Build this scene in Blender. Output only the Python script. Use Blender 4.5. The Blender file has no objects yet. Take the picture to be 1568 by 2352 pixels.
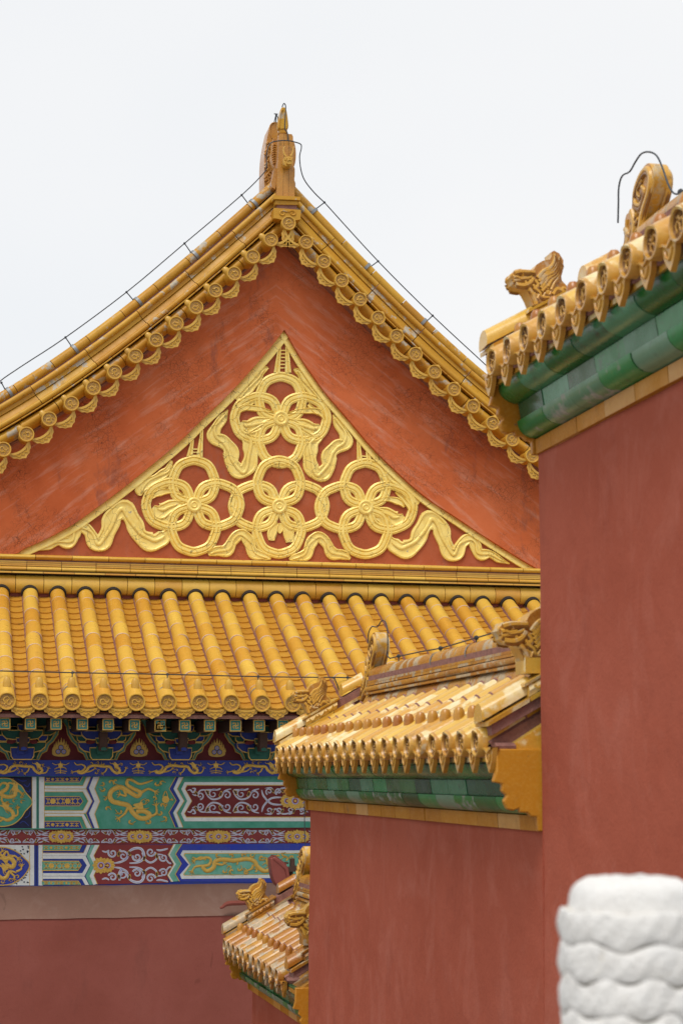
import bpy, math, random
import numpy as np
from mathutils import Vector, Matrix
random.seed(7)
S = bpy.context.scene
COL = S.collection
R = math.radians

# ------------------------------------------------------------------ camera
# focal length in units of the 1568 px wide view of the photograph
F = 4020.0
TH = math.atan(934 / 4065.0)
PH = math.atan(604 / 4020.0)
FWD = Vector((math.sin(TH) * math.cos(PH), math.cos(TH) * math.cos(PH), math.sin(PH)))
RGT = Vector((math.cos(TH), -math.sin(TH), 0))
UPV = RGT.cross(FWD)
cam = bpy.data.cameras.new('camera')
cam.sensor_width = 36; cam.sensor_fit = 'AUTO'
cam.lens = 36 * F / 2352
cam.clip_start = .1; cam.clip_end = 500
cam.dof.use_dof = True
cam.dof.focus_distance = 21.5
cam.dof.aperture_fstop = 4.0
cam_o = bpy.data.objects.new('camera', cam); COL.objects.link(cam_o)
cam_o.rotation_euler = (R(90) + PH, 0, -TH)
S.camera = cam_o

# ------------------------------------------------------------------ sky, sun, exposure
W = bpy.data.worlds.new('World'); S.world = W; W.use_nodes = True
nt = W.node_tree; nt.nodes.clear()
sky = nt.nodes.new('ShaderNodeTexSky'); sky.sky_type = 'NISHITA'; sky.sun_disc = False
SUN_EL, SUN_AZ = R(58), R(214)       # azimuth measured clockwise from +Y
sky.sun_elevation = SUN_EL; sky.sun_rotation = SUN_AZ
sky.dust_density = 4; sky.air_density = 1
mx = nt.nodes.new('ShaderNodeMixRGB'); mx.inputs[0].default_value = .90
tcd = nt.nodes.new('ShaderNodeTexCoord'); cn = nt.nodes.new('ShaderNodeTexNoise'); cn.inputs['Scale'].default_value = 2.2; cn.inputs['Detail'].default_value = 4
crp = nt.nodes.new('ShaderNodeValToRGB'); crp.color_ramp.elements[0].position = .36; crp.color_ramp.elements[1].position = .64
crp.color_ramp.elements[0].color = (.90, .918, .938, 1); crp.color_ramp.elements[1].color = (.970, .968, .965, 1)     # cloud layer
cs = nt.nodes.new('ShaderNodeVectorMath'); cs.operation = 'SCALE'; cs.inputs['Scale'].default_value = 10.5
nt.links.new(tcd.outputs['Generated'], cn.inputs['Vector']); nt.links.new(cn.outputs['Fac'], crp.inputs[0]); nt.links.new(crp.outputs[0], cs.inputs[0]); nt.links.new(cs.outputs[0], mx.inputs[2])
bg = nt.nodes.new('ShaderNodeBackground'); bg.inputs[1].default_value = .10
wo = nt.nodes.new('ShaderNodeOutputWorld')
nt.links.new(sky.outputs[0], mx.inputs[1]); nt.links.new(mx.outputs[0], bg.inputs[0]); nt.links.new(bg.outputs[0], wo.inputs[0])
sl = bpy.data.lights.new('sun', 'SUN'); sl.energy = 2.1; sl.angle = R(24); sl.color = (1, .95, .88)
so = bpy.data.objects.new('sun', sl); COL.objects.link(so)
sd = Vector((math.sin(SUN_AZ) * math.cos(SUN_EL), math.cos(SUN_AZ) * math.cos(SUN_EL), math.sin(SUN_EL)))
so.rotation_euler = sd.to_track_quat('Z', 'Y').to_euler()
so.location = (0, 0, 30)
S.view_settings.view_transform = 'Standard'; S.view_settings.look = 'None'
S.view_settings.exposure = 0.0; S.view_settings.gamma = 1
S.render.engine = 'CYCLES'; S.cycles.max_bounces = 5; S.cycles.diffuse_bounces = 3; S.cycles.glossy_bounces = 3

# ------------------------------------------------------------------ picture point -> place
def ray(x, y): return FWD * F + RGT * (x - 784) + UPV * (1176 - y)
def U(x, y, Y):
    d = ray(x, y); return d * (Y / d.y)
def UX(x, y, X):
    d = ray(x, y); return d * (X / d.x)
def fr(Y, sx=1, ox=0, sy=1, oy=0):
    return lambda x, y, h=0: U(x * sx + ox, y * sy + oy, Y) + Vector((0, -h, 0))

# ------------------------------------------------------------------ materials
def nn(nt, t, props=None, **ins):
    n = nt.nodes.new('ShaderNode' + t)
    for k, v in (props or {}).items(): setattr(n, k, v)
    for k, v in ins.items():
        k = int(k[1:]) if k[0] == 'i' and k[1:].isdigit() else k.replace('_', ' ')
        s = n.inputs[k]
        if hasattr(v, 'is_linked') or isinstance(v, bpy.types.NodeSocket): nt.links.new(v, s)
        else:
            if isinstance(v, tuple) and len(v) == 3 and s.type == 'RGBA': v = (*v, 1)
            s.default_value = v
    return n
def start(name):
    m = bpy.data.materials.new(name); m.use_nodes = True; t = m.node_tree
    return m, t, t.nodes['Principled BSDF'], nn(t, 'NewGeometry')
def ramp(t, fac, stops, interp='LINEAR'):
    n = nn(t, 'ValToRGB', Fac=fac); cr = n.color_ramp; cr.interpolation = interp
    while len(cr.elements) < len(stops): cr.elements.new(.5)
    for e, (p, c) in zip(cr.elements, stops):
        e.position = p; e.color = (*c, 1) if len(c) == 3 else c
    return n.outputs[0]
def noise(t, vec, scale, detail=4, rough=.55, dist=0):
    return nn(t, 'TexNoise', Vector=vec, Scale=scale, Detail=detail, Roughness=rough, Distortion=dist).outputs['Fac']
def mixc(t, f, a, b, mode='MIX'): return nn(t, 'MixRGB', {'blend_type': mode}, i0=f, i1=a, i2=b).outputs[0]
def rng(t, v, a, b, c=0., d=1.): return nn(t, 'MapRange', Value=v, i1=a, i2=b, i3=c, i4=d).outputs[0]
def mth(t, op, a, b=0.): return nn(t, 'Math', {'operation': op}, i0=a, i1=b).outputs[0]
def scaled(t, vec, s): return nn(t, 'Mapping', Vector=vec, Scale=s).outputs[0]
def bump(t, b, h, st, dist=.01): 
    n = nn(t, 'Bump', Height=h, Strength=st, Distance=dist); t.links.new(n.outputs[0], b.inputs['Normal'])
def island(t, g):
    oi = nn(t, 'ObjectInfo')
    return mth(t, 'FRACT', mth(t, 'ADD', g.outputs['Random Per Island'], oi.outputs['Random']))

def glaze(name, cols, rough=.3, wear=None, wearcol=((.55, .42, .27), (.62, .5, .36)), grime=.25, coat=.3, wscale=4.5, bmp=.15, spec=.4):
    m, t, b, g = start(name); P = g.outputs['Position']
    k = len(cols)
    c = ramp(t, island(t, g), [(i / (k - 1), cc) for i, cc in enumerate(cols)])
    n1 = noise(t, P, 5.0, 5, .6)
    c = mixc(t, rng(t, n1, .35, .75, 0, .40), c, mixc(t, 1, c, (.74, .62, .5), 'MULTIPLY'))
    n2 = noise(t, P, 60, 3)
    c = mixc(t, rng(t, n2, .45, .75, 0, .18), c, (.68, .46, .12) if cols[0][1] < cols[0][0] else (.05, .16, .07))
    dirt = noise(t, P, 9, 8, .7)
    c = mixc(t, rng(t, dirt, .56, .72, 0, grime), c, (.05, .035, .025))
    rg = rng(t, n1, .3, .7, rough - .08, rough + .15)
    if wear is not None:
        r2 = mth(t, 'FRACT', mth(t, 'MULTIPLY', island(t, g), 7.31))
        w = mth(t, 'ADD', noise(t, P, wscale, 9, .62), rng(t, r2, 0, 1, -.10, .10))
        wf = rng(t, w, 1 - wear - .02, 1 - wear + .05)
        wc = mixc(t, rng(t, noise(t, P, 22, 4), .35, .65), wearcol[0], wearcol[1])
        c = mixc(t, wf, c, wc)
        gf = noise(t, P, 6.2, 9, .72)
        c = mixc(t, rng(t, gf, .64, .70, 0, .7), c, (.09, .075, .06))
        rg = mth(t, 'MAXIMUM', rg, mth(t, 'MULTIPLY', wf, .8))
    t.links.new(c, b.inputs['Base Color']); t.links.new(rg, b.inputs['Roughness'])
    b.inputs['Coat Weight'].default_value = coat; b.inputs['Coat Roughness'].default_value = .25
    b.inputs['Specular IOR Level'].default_value = spec
    bump(t, b, noise(t, P, 38, 5), bmp, .01)
    return m

def plain(name, col, rough=.6, metal=0., var=.25, scale=14, col2=None, bmp=.2, spec=.3, worn=None):
    m, t, b, g = start(name); P = g.outputs['Position']
    c2 = col2 or tuple(x * (1 - var) for x in col)
    c = mixc(t, rng(t, noise(t, P, scale, 6, .65), .3, .7), col, c2)
    if worn: c = mixc(t, rng(t, noise(t, P, 30, 8, .7), .60, .68, 0, .8), c, worn)
    t.links.new(c, b.inputs['Base Color']); b.inputs['Roughness'].default_value = rough; b.inputs['Metallic'].default_value = metal
    b.inputs['Specular IOR Level'].default_value = spec
    bump(t, b, noise(t, P, scale * 5, 4), bmp, .006)
    return m

def plaster(name, cols, crack=0., slope=None,  scale=1., stain=(.12, .06, .05), stain_amt=.3, pale=(.5, .22, .16), pale_amt=.25, rough=.75, relief=.25, stretch=(1, 1, .35)):
    m, t, b, g = start(name); P = g.outputs['Position']
    big = noise(t, P, .9 * scale, 6, .6)
    c = ramp(t, big, [(.3, cols[0]), (.5, cols[1]), (.7, cols[2])])
    if slope is not None:      # brushed along the roof slopes on either side of the ridge
        sx = nn(t, 'SeparateXYZ', i0=P); ax = mth(t, 'ABSOLUTE', mth(t, 'SUBTRACT', sx.outputs[0], slope))
        uu = mth(t, 'SUBTRACT', mth(t, 'MULTIPLY', ax, .80), mth(t, 'MULTIPLY', sx.outputs[2], .60)); vv = mth(t, 'ADD', mth(t, 'MULTIPLY', ax, .60), mth(t, 'MULTIPLY', sx.outputs[2], .80))
        PS = nn(t, 'CombineXYZ', i0=mth(t, 'MULTIPLY', uu, .9), i1=mth(t, 'MULTIPLY', vv, 7.), i2=0.).outputs[0]
        br = noise(t, PS, 1.5, 8, .68, .3)
    else: br = noise(t, scaled(t, P, (2.2, 2.2, 1.5)), 1.1 * scale, 7, .7, .6)
    c = mixc(t, rng(t, br, .50, .75, 0, pale_amt), c, pale)
    st = noise(t, scaled(t, P, stretch), 2.2 * scale, 9, .72, .3)
    c = mixc(t, rng(t, st, .56, .74, 0, stain_amt), c, stain)
    sc_ = noise(t, scaled(t, P, (2.6, 2.6, 1.)), 2.4, 3, .5, 1.2)
    c = mixc(t, rng(t, sc_, .735, .755, 0, .35), c, tuple(x * .6 for x in cols[0]))
    fine = noise(t, P, 55, 4)
    c = mixc(t, rng(t, fine, .62, .75, 0, .35), c, tuple(x * .55 for x in cols[1]))
    h = mth(t, 'ADD', mth(t, 'MULTIPLY', noise(t, P, 5, 5), 1.2), mth(t, 'MULTIPLY', fine, .25))
    if crack:
        wv = nn(t, 'VectorMath', {'operation': 'ADD'}, i0=P, i1=nn(t, 'VectorMath', {'operation': 'SCALE'}, i0=nn(t, 'TexNoise', Vector=P, Scale=7., Detail=4.).outputs['Color'], Scale=.10).outputs[0]).outputs[0]
        v = nn(t, 'TexVoronoi', {'feature': 'DISTANCE_TO_EDGE'}, Vector=wv, Scale=13.).outputs['Distance']
        v2 = nn(t, 'TexVoronoi', {'feature': 'DISTANCE_TO_EDGE'}, Vector=wv, Scale=31.).outputs['Distance']
        mask = rng(t, noise(t, P, 1.5, 7, .7), .46, .60)
        ck = mth(t, 'MULTIPLY', mth(t, 'MAXIMUM', rng(t, v, .0, .045, 1, 0), mth(t, 'MULTIPLY', rng(t, v2, 0, .06, 1, 0), .7)), mask)
        c = mixc(t, mth(t, 'MULTIPLY', ck, crack), c, (.07, .03, .025))
        h = mth(t, 'SUBTRACT', h, mth(t, 'MULTIPLY', ck, 1.5))
    t.links.new(c, b.inputs['Base Color']); b.inputs['Roughness'].default_value = rough
    b.inputs['Specular IOR Level'].default_value = .04
    bump(t, b, h, relief, .02)
    return m

Y1, Y2, Y3, Y4 = (.60, .315, .034), (.69, .435, .066), (.64, .37, .048), (.56, .265, .026)
M = {}
M['glaze'] = glaze('yellow_glaze', [Y4, Y1, Y3, Y2, Y3], grime=.2)
M['glaze_pan'] = glaze('pan_tile_glaze', [(.47, .215, .020), (.55, .27, .03), (.51, .24, .025), (.58, .31, .036)], grime=.5)
M['glaze_rake'] = glaze('ochre_glaze', [(.43, .20, .02), (.54, .30, .032), (.52, .26, .024), (.48, .23, .022)], grime=.45, wear=.38, wearcol=((.5, .42, .3), (.36, .34, .3)), coat=.05, spec=.2, rough=.42, wscale=7)
M['glaze_disc'] = glaze('ochre_disc_glaze', [(.50, .27, .03), (.58, .34, .045), (.54, .30, .035)], grime=.3, coat=.2, rough=.4)
M['glaze_worn_glare'] = glaze('worn_glare_yellow_glaze', [(.58, .29, .03), Y1, Y2, Y3], grime=.65, wear=.45, wearcol=((.72, .56, .25), (.76, .65, .40)), bmp=.3, coat=.5)  # cream wear patches, lightened further to paint in sky glare
M['glaze_coping'] = glaze('old_yellow_glaze', [(.50, .23, .03), (.60, .34, .06), (.56, .28, .04)], grime=.5, wear=.30, wearcol=((.55, .42, .24), (.5, .38, .22)), wscale=9, bmp=.3)
M['glaze_amber'] = glaze('amber_glaze', [(.40, .155, .010), (.46, .19, .014), (.50, .225, .02)], grime=.3, wear=.22, coat=.08, spec=.2)
M['glaze_nail'] = glaze('amber_nail_glaze', [(.34, .10, .008), (.42, .16, .014), (.50, .24, .025), (.38, .12, .008)], grime=.4)
M['glaze_brown'] = glaze('brown_ornament_glaze', [(.42, .175, .022), (.48, .22, .03), (.38, .15, .02)], grime=.6, wear=.36, wearcol=((.52, .38, .2), (.45, .3, .2)), bmp=.4, wscale=12)
M['glaze_beast'] = glaze('gold_ornament_glaze', [(.60, .32, .04), (.64, .37, .06)], grime=.6, wear=.42, wearcol=((.56, .42, .22), (.5, .36, .2)), bmp=.4, wscale=14)
M['glaze_old_shade'] = glaze('weathered_shade_amber_glaze', [(.36, .13, .012), (.46, .20, .02), (.50, .25, .035), (.30, .11, .012)], grime=.8, wear=.46, wearcol=((.50, .38, .22), (.36, .29, .2)), wscale=6, bmp=.35)  # wear and grime, darkened as well for shade on the lowest roof
M['disc_recess'] = glaze('disc_recess_glaze', [(.42, .215, .028), (.47, .25, .036)], grime=.7, bmp=.4)  # darker than the rim: recess shade put into the colour
M['glaze_dark'] = glaze('shaded_recess_glaze', [(.20, .085, .015), (.26, .11, .02)], grime=.8, bmp=.4)  # dark glaze painting the shade in recesses and carved crevices
M['mortar'] = plain('pink_mortar', (.32, .155, .125), .9, col2=(.19, .09, .078), scale=14, bmp=.8, worn=(.09, .065, .055))
M['joint'] = plain('pale_lime_joint', (.62, .50, .42), .9, scale=40, col2=(.5, .3, .22))
M['dark'] = plain('dark_gap', (.03, .022, .018), .9)
M['gold'] = plain('gold_leaf', (.92, .73, .23), .36, metal=.12, col2=(.80, .55, .11), scale=5, bmp=.6, spec=.5, worn=(.70, .64, .42))
_m = M['gold']; _t = _m.node_tree; _b = _t.nodes['Principled BSDF']; _g = nn(_t, 'NewGeometry'); _P = _g.outputs['Position']
_w = nn(_t, 'VectorMath', {'operation': 'ADD'}, i0=_P, i1=nn(_t, 'VectorMath', {'operation': 'SCALE'}, i0=nn(_t, 'TexNoise', Vector=_P, Scale=5.).outputs['Color'], Scale=.16).outputs[0]).outputs[0]
_v = nn(_t, 'TexVoronoi', {'feature': 'DISTANCE_TO_EDGE'}, Vector=_w, Scale=6.5).outputs['Distance']
_c = _b.inputs['Base Color'].links[0].from_socket
_c = mixc(_t, mth(_t, 'MULTIPLY', rng(_t, _v, .0, .022, .9, 0), rng(_t, noise(_t, _P, 2.2, 4), .42, .55)), _c, (.07, .05, .03))
_c = mixc(_t, rng(_t, noise(_t, _P, 4.5, 8, .7), .66, .70, 0, .8), _c, (.28, .27, .25))
_t.links.new(_c, _b.inputs['Base Color'])
M['gilt'] = plain('gilding_on_paint', (.70, .46, .09), .45, metal=.1, col2=(.58, .35, .06), scale=30, spec=.5)
M['gable_red'] = plaster('vermilion_gable_plaster', [(.50, .112, .040), (.56, .142, .053), (.60, .168, .070)], crack=.7, slope=4.62, stain=(.14, .07, .068), stain_amt=.85, pale=(.62, .31, .22), pale_amt=.75)
M['field_red'] = plaster('gable_field_plaster', [(.33, .078, .034), (.38, .095, .042), (.41, .11, .05)], crack=.4, stain=(.22, .17, .16), stain_amt=.5)
M['wall_red'] = plaster('red_wall_plaster', [(.315, .078, .047), (.35, .092, .057), (.38, .106, .068)], stain=(.22, .06, .042), stain_amt=.45, pale=(.46, .17, .125), pale_amt=.5, rough=.9, relief=.5, stretch=(1, 1, .6))
M['hall_red'] = plaster('shade_darkened_red_plaster', [(.235, .070, .053), (.26, .080, .062), (.28, .092, .072)], stain=(.13, .05, .042), stain_amt=.35, pale=(.34, .12, .1), pale_amt=.2)  # wall red taken darker, the corner's shade put into the colour
M['shoulder'] = plaster('weathered_sill_plaster', [(.20, .115, .088), (.23, .13, .10), (.25, .15, .115)], stain=(.14, .07, .06), stain_amt=.5, pale=(.34, .24, .2), pale_amt=.4, stretch=(.4, 1, 1))
M['green_tile'] = glaze('green_glaze', [(.004, .045, .010), (.010, .16, .028), (.025, .25, .07), (.04, .12, .010), (.012, .075, .028), (.08, .27, .14), (.008, .11, .02)], rough=.2, grime=.7, wear=.24, wearcol=((.07, .15, .09), (.15, .2, .13)), coat=.10, spec=.3)
M['green_pale'] = glaze('chalky_green_glaze', [(.006, .065, .014), (.012, .19, .034), (.03, .25, .08), (.008, .11, .02), (.14, .28, .18)], coat=.10, spec=.3, rough=.3, grime=.4, wear=.40, wscale=9, wearcol=((.34, .32, .27), (.2, .24, .19)))
M['strip'] = glaze('honey_trim_glaze', [(.42, .165, .012), (.48, .20, .018), (.40, .15, .010), (.52, .24, .03), (.54, .30, .12)], rough=.45, coat=0., spec=.12, grime=.3, wear=.24, wearcol=((.58, .42, .27), (.6, .36, .28)))
M['blue'] = plain('blue_paint', (.016, .04, .30), .6, col2=(.035, .055, .24), scale=9, worn=(.05, .06, .10))
M['blue_bright'] = plain('bright_blue_paint', (.015, .04, .42), .55, col2=(.05, .07, .30), scale=6, worn=(.10, .09, .12))
M['green'] = plain('green_paint', (.035, .26, .165), .6, col2=(.11, .36, .28), scale=6, worn=(.10, .24, .18))
M['green_dark'] = plain('deep_green_paint', (.014, .095, .07), .6, col2=(.025, .13, .095), scale=9)
M['aqua'] = plain('pale_green_paint', (.22, .48, .40), .6, col2=(.08, .34, .22), scale=7, worn=(.2, .36, .32))
M['teal'] = plain('teal_paint', (.05, .28, .26), .6, scale=20)
M['white'] = plain('white_paint', (.74, .77, .77), .65, col2=(.62, .66, .65), scale=12, worn=(.3, .34, .32))
M['lilac'] = plain('lilac_paint', (.42, .40, .66), .65, col2=(.32, .32, .6))
M['maroon'] = plain('maroon_paint', (.17, .018, .02), .6, col2=(.13, .014, .016), scale=12)
M['crimson'] = plain('crimson_paint', (.25, .036, .036), .6, col2=(.21, .035, .035), scale=10)
M['ink'] = plain('dark_blue_pattern_paint', (.02, .025, .07), .7)
M['eave_red'] = plain('red_eave_board', (.30, .045, .025), .6, col2=(.22, .035, .02))
M['wood_dark'] = plain('dark_bracket_wood', (.085, .045, .032), .7)
M['iron'] = plain('dark_iron_wire', (.05, .055, .065), .5, metal=.3, bmp=.05)
M['steel'] = plain('grey_clamp', (.28, .29, .30), .5, metal=.4, bmp=.05)
M['marble_groove'] = plain('darker_marble_groove', (.62, .60, .55), .9, col2=(.48, .45, .40), scale=24)  # darker tone for the grooves between the carved layers
M['marble'] = plain('white_marble', (.74, .74, .73), .85, col2=(.68, .67, .65), scale=22, bmp=1., worn=(.62, .58, .50))
M['lamp_red'] = plain('red_lamp_enamel', (.24, .055, .04), .42, col2=(.19, .045, .035), scale=5, bmp=.03, spec=.4)
M['paving'] = plain('grey_paving_stone', (.30, .29, .27), .85, col2=(.22, .21, .2), scale=2)

# ------------------------------------------------------------------ mesh builder
WM = {}
class MB:
    def __init__(s): s.v = []; s.f = []; s.m = []; s.s = []
    def add(s, V, Fc, mi=0, smooth=False):
        o = len(s.v); s.v += [Vector(p) for p in V]
        for f in Fc: s.f.append([i + o for i in f]); s.m.append(mi); s.s.append(smooth)
        return s
    def merge(s, other, T, dm=0):
        s.add([T @ p for p in other.v], other.f); 
        n = len(other.f); s.m[-n:] = [a + dm for a in other.m]; s.s[-n:] = other.s
        return s
    def box(s, a, b, mi=0):
        x0, y0, z0 = a; x1, y1, z1 = b
        return s.add([(x, y, z) for x in (x0, x1) for y in (y0, y1) for z in (z0, z1)],
                     [(0, 1, 3, 2), (4, 6, 7, 5), (0, 4, 5, 1), (2, 3, 7, 6), (0, 2, 6, 4), (1, 5, 7, 3)], mi)
    def prism(s, pts, frm, h0, h1, mi=0, smooth=False, side=None):
        n = len(pts)
        V = [frm(p[0], p[1], h0) for p in pts] + [frm(p[0], p[1], h1) for p in pts]
        s.add(V, [tuple(range(n))[::-1], tuple(range(n, 2 * n))], mi)
        o = len(s.v) - 2 * n
        for i in range(n):
            j = (i + 1) % n
            s.f.append([o + i, o + j, o + n + j, o + n + i]); s.m.append(mi if side is None else side); s.s.append(smooth)
        return s
    def rings(s, rs, mi=0, smooth=True, closed=True, caps=True, loop=False):
        n = len(rs[0]); V = [p for r in rs for p in r]; Fc = []
        K = len(rs)
        for k in range(K if loop else K - 1):
            k2 = (k + 1) % K
            for i in range(n if closed else n - 1):
                j = (i + 1) % n
                Fc.append((k * n + i, k * n + j, k2 * n + j, k2 * n + i))
        s.add(V, Fc, mi, smooth)
        if caps and not loop:
            s.add(rs[0], [tuple(range(n))[::-1]], mi); s.add(rs[-1], [tuple(range(n))], mi)
        return s
    def tube(s, path, r, n=6, mi=0, closed=False, caps=True):
        path = [Vector(p) for p in path]; K = len(path)
        rr = r if isinstance(r, (list, tuple)) else [r] * K
        rs = []; ref = None
        for k in range(K):
            a = path[k - 1] if (k or closed) else path[0]; b = path[(k + 1) % K] if (k < K - 1 or closed) else path[K - 1]
            t = (b - a); t = t.normalized() if t.length > 1e-9 else Vector((0, 0, 1))
            if ref is None: ref = Vector((0, 0, 1)) if abs(t.z) < .9 else Vector((0, 1, 0))
            u = ref - t * ref.dot(t)
            if u.length < 1e-4: u = Vector((1, .3, .2)) - t * t.dot(Vector((1, .3, .2)))
            u.normalize(); w = t.cross(u); ref = u
            rs.append([path[k] + (u * math.cos(2 * math.pi * i / n) + w * math.sin(2 * math.pi * i / n)) * rr[k] for i in range(n)])
        return s.rings(rs, mi, True, True, caps, closed)
    def sweep(s, prof, stations, mi=0, smooth=True, closed=False, caps=False):
        # prof: (a,b) pairs; stations: (origin, A, B)
        return s.rings([[o + A * a + B * b for a, b in prof] for o, A, B in stations], mi, smooth, closed, caps)
    def lathe(s, prof, o, ax, n=20, mi=0, smooth=True):
        ax = Vector(ax).normalized(); u = ax.orthogonal().normalized(); w = ax.cross(u); o = Vector(o)
        return s.rings([[o + ax * h + (u * math.cos(2 * math.pi * i / n) + w * math.sin(2 * math.pi * i / n)) * max(r, 1e-4) for i in range(n)] for r, h in prof], mi, smooth, True, True)
    def band(s, path, w, frm, hs, prof, mi=0, closed=False, h0=0., smooth=True):
        K = len(path); ww = w if isinstance(w, (list, tuple)) else [w] * K; rs = []
        for k in range(K):
            a = path[k - 1] if (k or closed) else path[0]; b = path[(k + 1) % K] if (k < K - 1 or closed) else path[K - 1]
            dx, dy = b[0] - a[0], b[1] - a[1]; L = math.hypot(dx, dy) or 1
            nx, ny = -dy / L, dx / L
            rs.append([frm(path[k][0] + nx * ww[k] * .5 * o, path[k][1] + ny * ww[k] * .5 * o, h0 + hs * h) for o, h in prof])
        return s.rings(rs, mi, smooth, False, False, closed)
    def make(s, name, mats, parent=None, recentre=True, bevel=0):
        me = bpy.data.meshes.new(name)
        c = Vector((0, 0, 0))
        if recentre and s.v:
            lo = Vector([min(p[i] for p in s.v) for i in range(3)]); hi = Vector([max(p[i] for p in s.v) for i in range(3)]); c = (lo + hi) / 2
        me.from_pydata([p - c for p in s.v], [], s.f)
        for m in (mats if isinstance(mats, (list, tuple)) else [mats]): me.materials.append(M[m])
        me.polygons.foreach_set('material_index', s.m); me.polygons.foreach_set('use_smooth', s.s)
        me.update(); me.set_sharp_from_angle(angle=R(42))
        return put(name, me, parent, Matrix.Translation(c), bevel)
def put(name, me, parent=None, Wm=None, bevel=0):
    o = bpy.data.objects.new(name, me); COL.objects.link(o)
    Wm = Wm or Matrix.Identity(4)
    o.matrix_basis = Wm; WM[o] = Wm
    if parent:
        o.parent = parent; o.matrix_parent_inverse = WM[parent].inverted()
    if bevel:
        md = o.modifiers.new('bevel', 'BEVEL'); md.width = bevel; md.segments = 2; md.limit_method = 'ANGLE'; md.angle_limit = R(40)
    return o
def fixnormals(o):
    import bmesh
    b = bmesh.new(); b.from_mesh(o.data); bmesh.ops.recalc_face_normals(b, faces=b.faces); b.to_mesh(o.data); b.free()
def again(src, parent, Wm, name=None):
    c = src.copy(); COL.objects.link(c); c.parent = parent
    c.matrix_parent_inverse = WM[parent].inverted(); c.matrix_basis = Wm; WM[c] = Wm
    return c
def thing(name, label, cat, loc, group=None):
    o = bpy.data.objects.new(name, None); COL.objects.link(o); o.location = loc; WM[o] = Matrix.Translation(loc)
    o['label'] = label; o['category'] = cat
    if group: o['group'] = group
    return o
def tag(o, label, cat, group=None):
    o['label'] = label; o['category'] = cat
    if group: o['group'] = group
    return o
def cr(pts, n=8, closed=False):
    pts = [tuple(p) for p in pts]; K = len(pts); out = []
    for i in range(K if closed else K - 1):
        p = [pts[(i + d) % K] if closed else pts[min(max(i + d, 0), K - 1)] for d in (-1, 0, 1, 2)]
        for j in range(n):
            t = j / n
            out.append(tuple(.5 * (2 * b + (c - a) * t + (2 * a - 5 * b + 4 * c - d) * t * t + (3 * b - a - 3 * c + d) * t ** 3) for a, b, c, d in zip(*p)))
    if not closed: out.append(pts[-1])
    return out
T3 = lambda x, y, z: Matrix.Translation((x, y, z))
BOXP = [(-1, 0), (-1, 1), (1, 1), (1, 0)]
RING = [(-1, 0), (-.94, .7), (-.62, 1), (-.40, .62), (-.2, 1), (.2, 1), (.40, .62), (.62, 1), (.94, .7), (1, 0)]
RIB = [(-1, 0), (-.95, .8), (-.78, 1), (-.6, .66), (-.2, .58), (.2, .72), (.55, .58), (.72, 1), (.94, .8), (1, 0)]
TUB = [(-1, 0), (-.7, .7), (0, 1), (.7, .7), (1, 0)]

# shared roof-tile pieces (local: face towards -Y, z up)
def disc_mb(r, t=.05, n=24):
    mb = MB()
    mb.rings([[Vector((q * r * math.cos(2 * math.pi * i / n), -h, q * r * math.sin(2 * math.pi * i / n))) for i in range(n)] for q, h in ((.80, .012), (.85, .026), (.96, .026), (1, .016), (1, -t))], 0, False, True, False)
    mb.rings([[Vector((q * r * math.cos(2 * math.pi * i / n), -h, q * r * math.sin(2 * math.pi * i / n))) for i in range(n)] for q, h in ((.01, .003), (.76, .003), (.80, .012))], 1, False, True, False)
    sp = [(-.42, .30), (-.15, .48), (.12, .34), (.0, .08), (-.30, -.06), (-.28, -.36), (.05, -.44), (.30, -.22), (.22, .05), (.42, .22)]
    q = cr(sp, 4); mb.tube([(x * r, -.008, z * r) for x, z in q], [r * .085 * (.6 + .6 * i / len(q)) for i in range(len(q))], 5)
    for a in range(0, 360, 45):
        c, s_ = math.cos(R(a + 12)), math.sin(R(a + 12))
        mb.tube([(c * .50 * r, -.006, s_ * .50 * r), (c * .62 * r + s_ * .06 * r, -.012, s_ * .62 * r - c * .06 * r)], [r * .05, r * .03], 4)
    return mb
def nail_mb(r=.04, h=.10):
    return MB().lathe([(r, -.02), (r * 1.02, h * .35), (r * .92, h * .68), (r * .6, h * .93), (0, h)], (0, 0, 0), (0, 0, 1), 12)
def ridge_pieces(mb, prof, stations_at, length, step, gap, mi, sub=3, closed=False, caps=True):
    s = 0
    while s < length - .05:
        e = min(s + step, length)
        mb.sweep(prof, [stations_at(s + gap + (e - s - 2 * gap) * k / sub) for k in range(sub + 1)], mi, True, closed, caps)
        s = e
GZ = -5.2
# ------------------------------------------------------------------ ground and terrace
g = MB().box((-150, -60, GZ - .3), (160, 240, GZ)).make('ground', 'paving'); g['kind'] = 'structure'
g = MB().box((-12, -12, GZ), (3.2, 9.6, -1.58)).make('terrace', 'paving'); g['kind'] = 'structure'  # far part extended out of view to keep light off the low corner

# ------------------------------------------------------------------ the hall
YE, YT, YB, YG = 21.0, 24.2, 22.3, 24.36
hall = thing('palace_hall', 'large hall with yellow tiled hip and gable roof, gilded red gable and painted beams', 'hall', (4.4, YB + 4, GZ))

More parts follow.
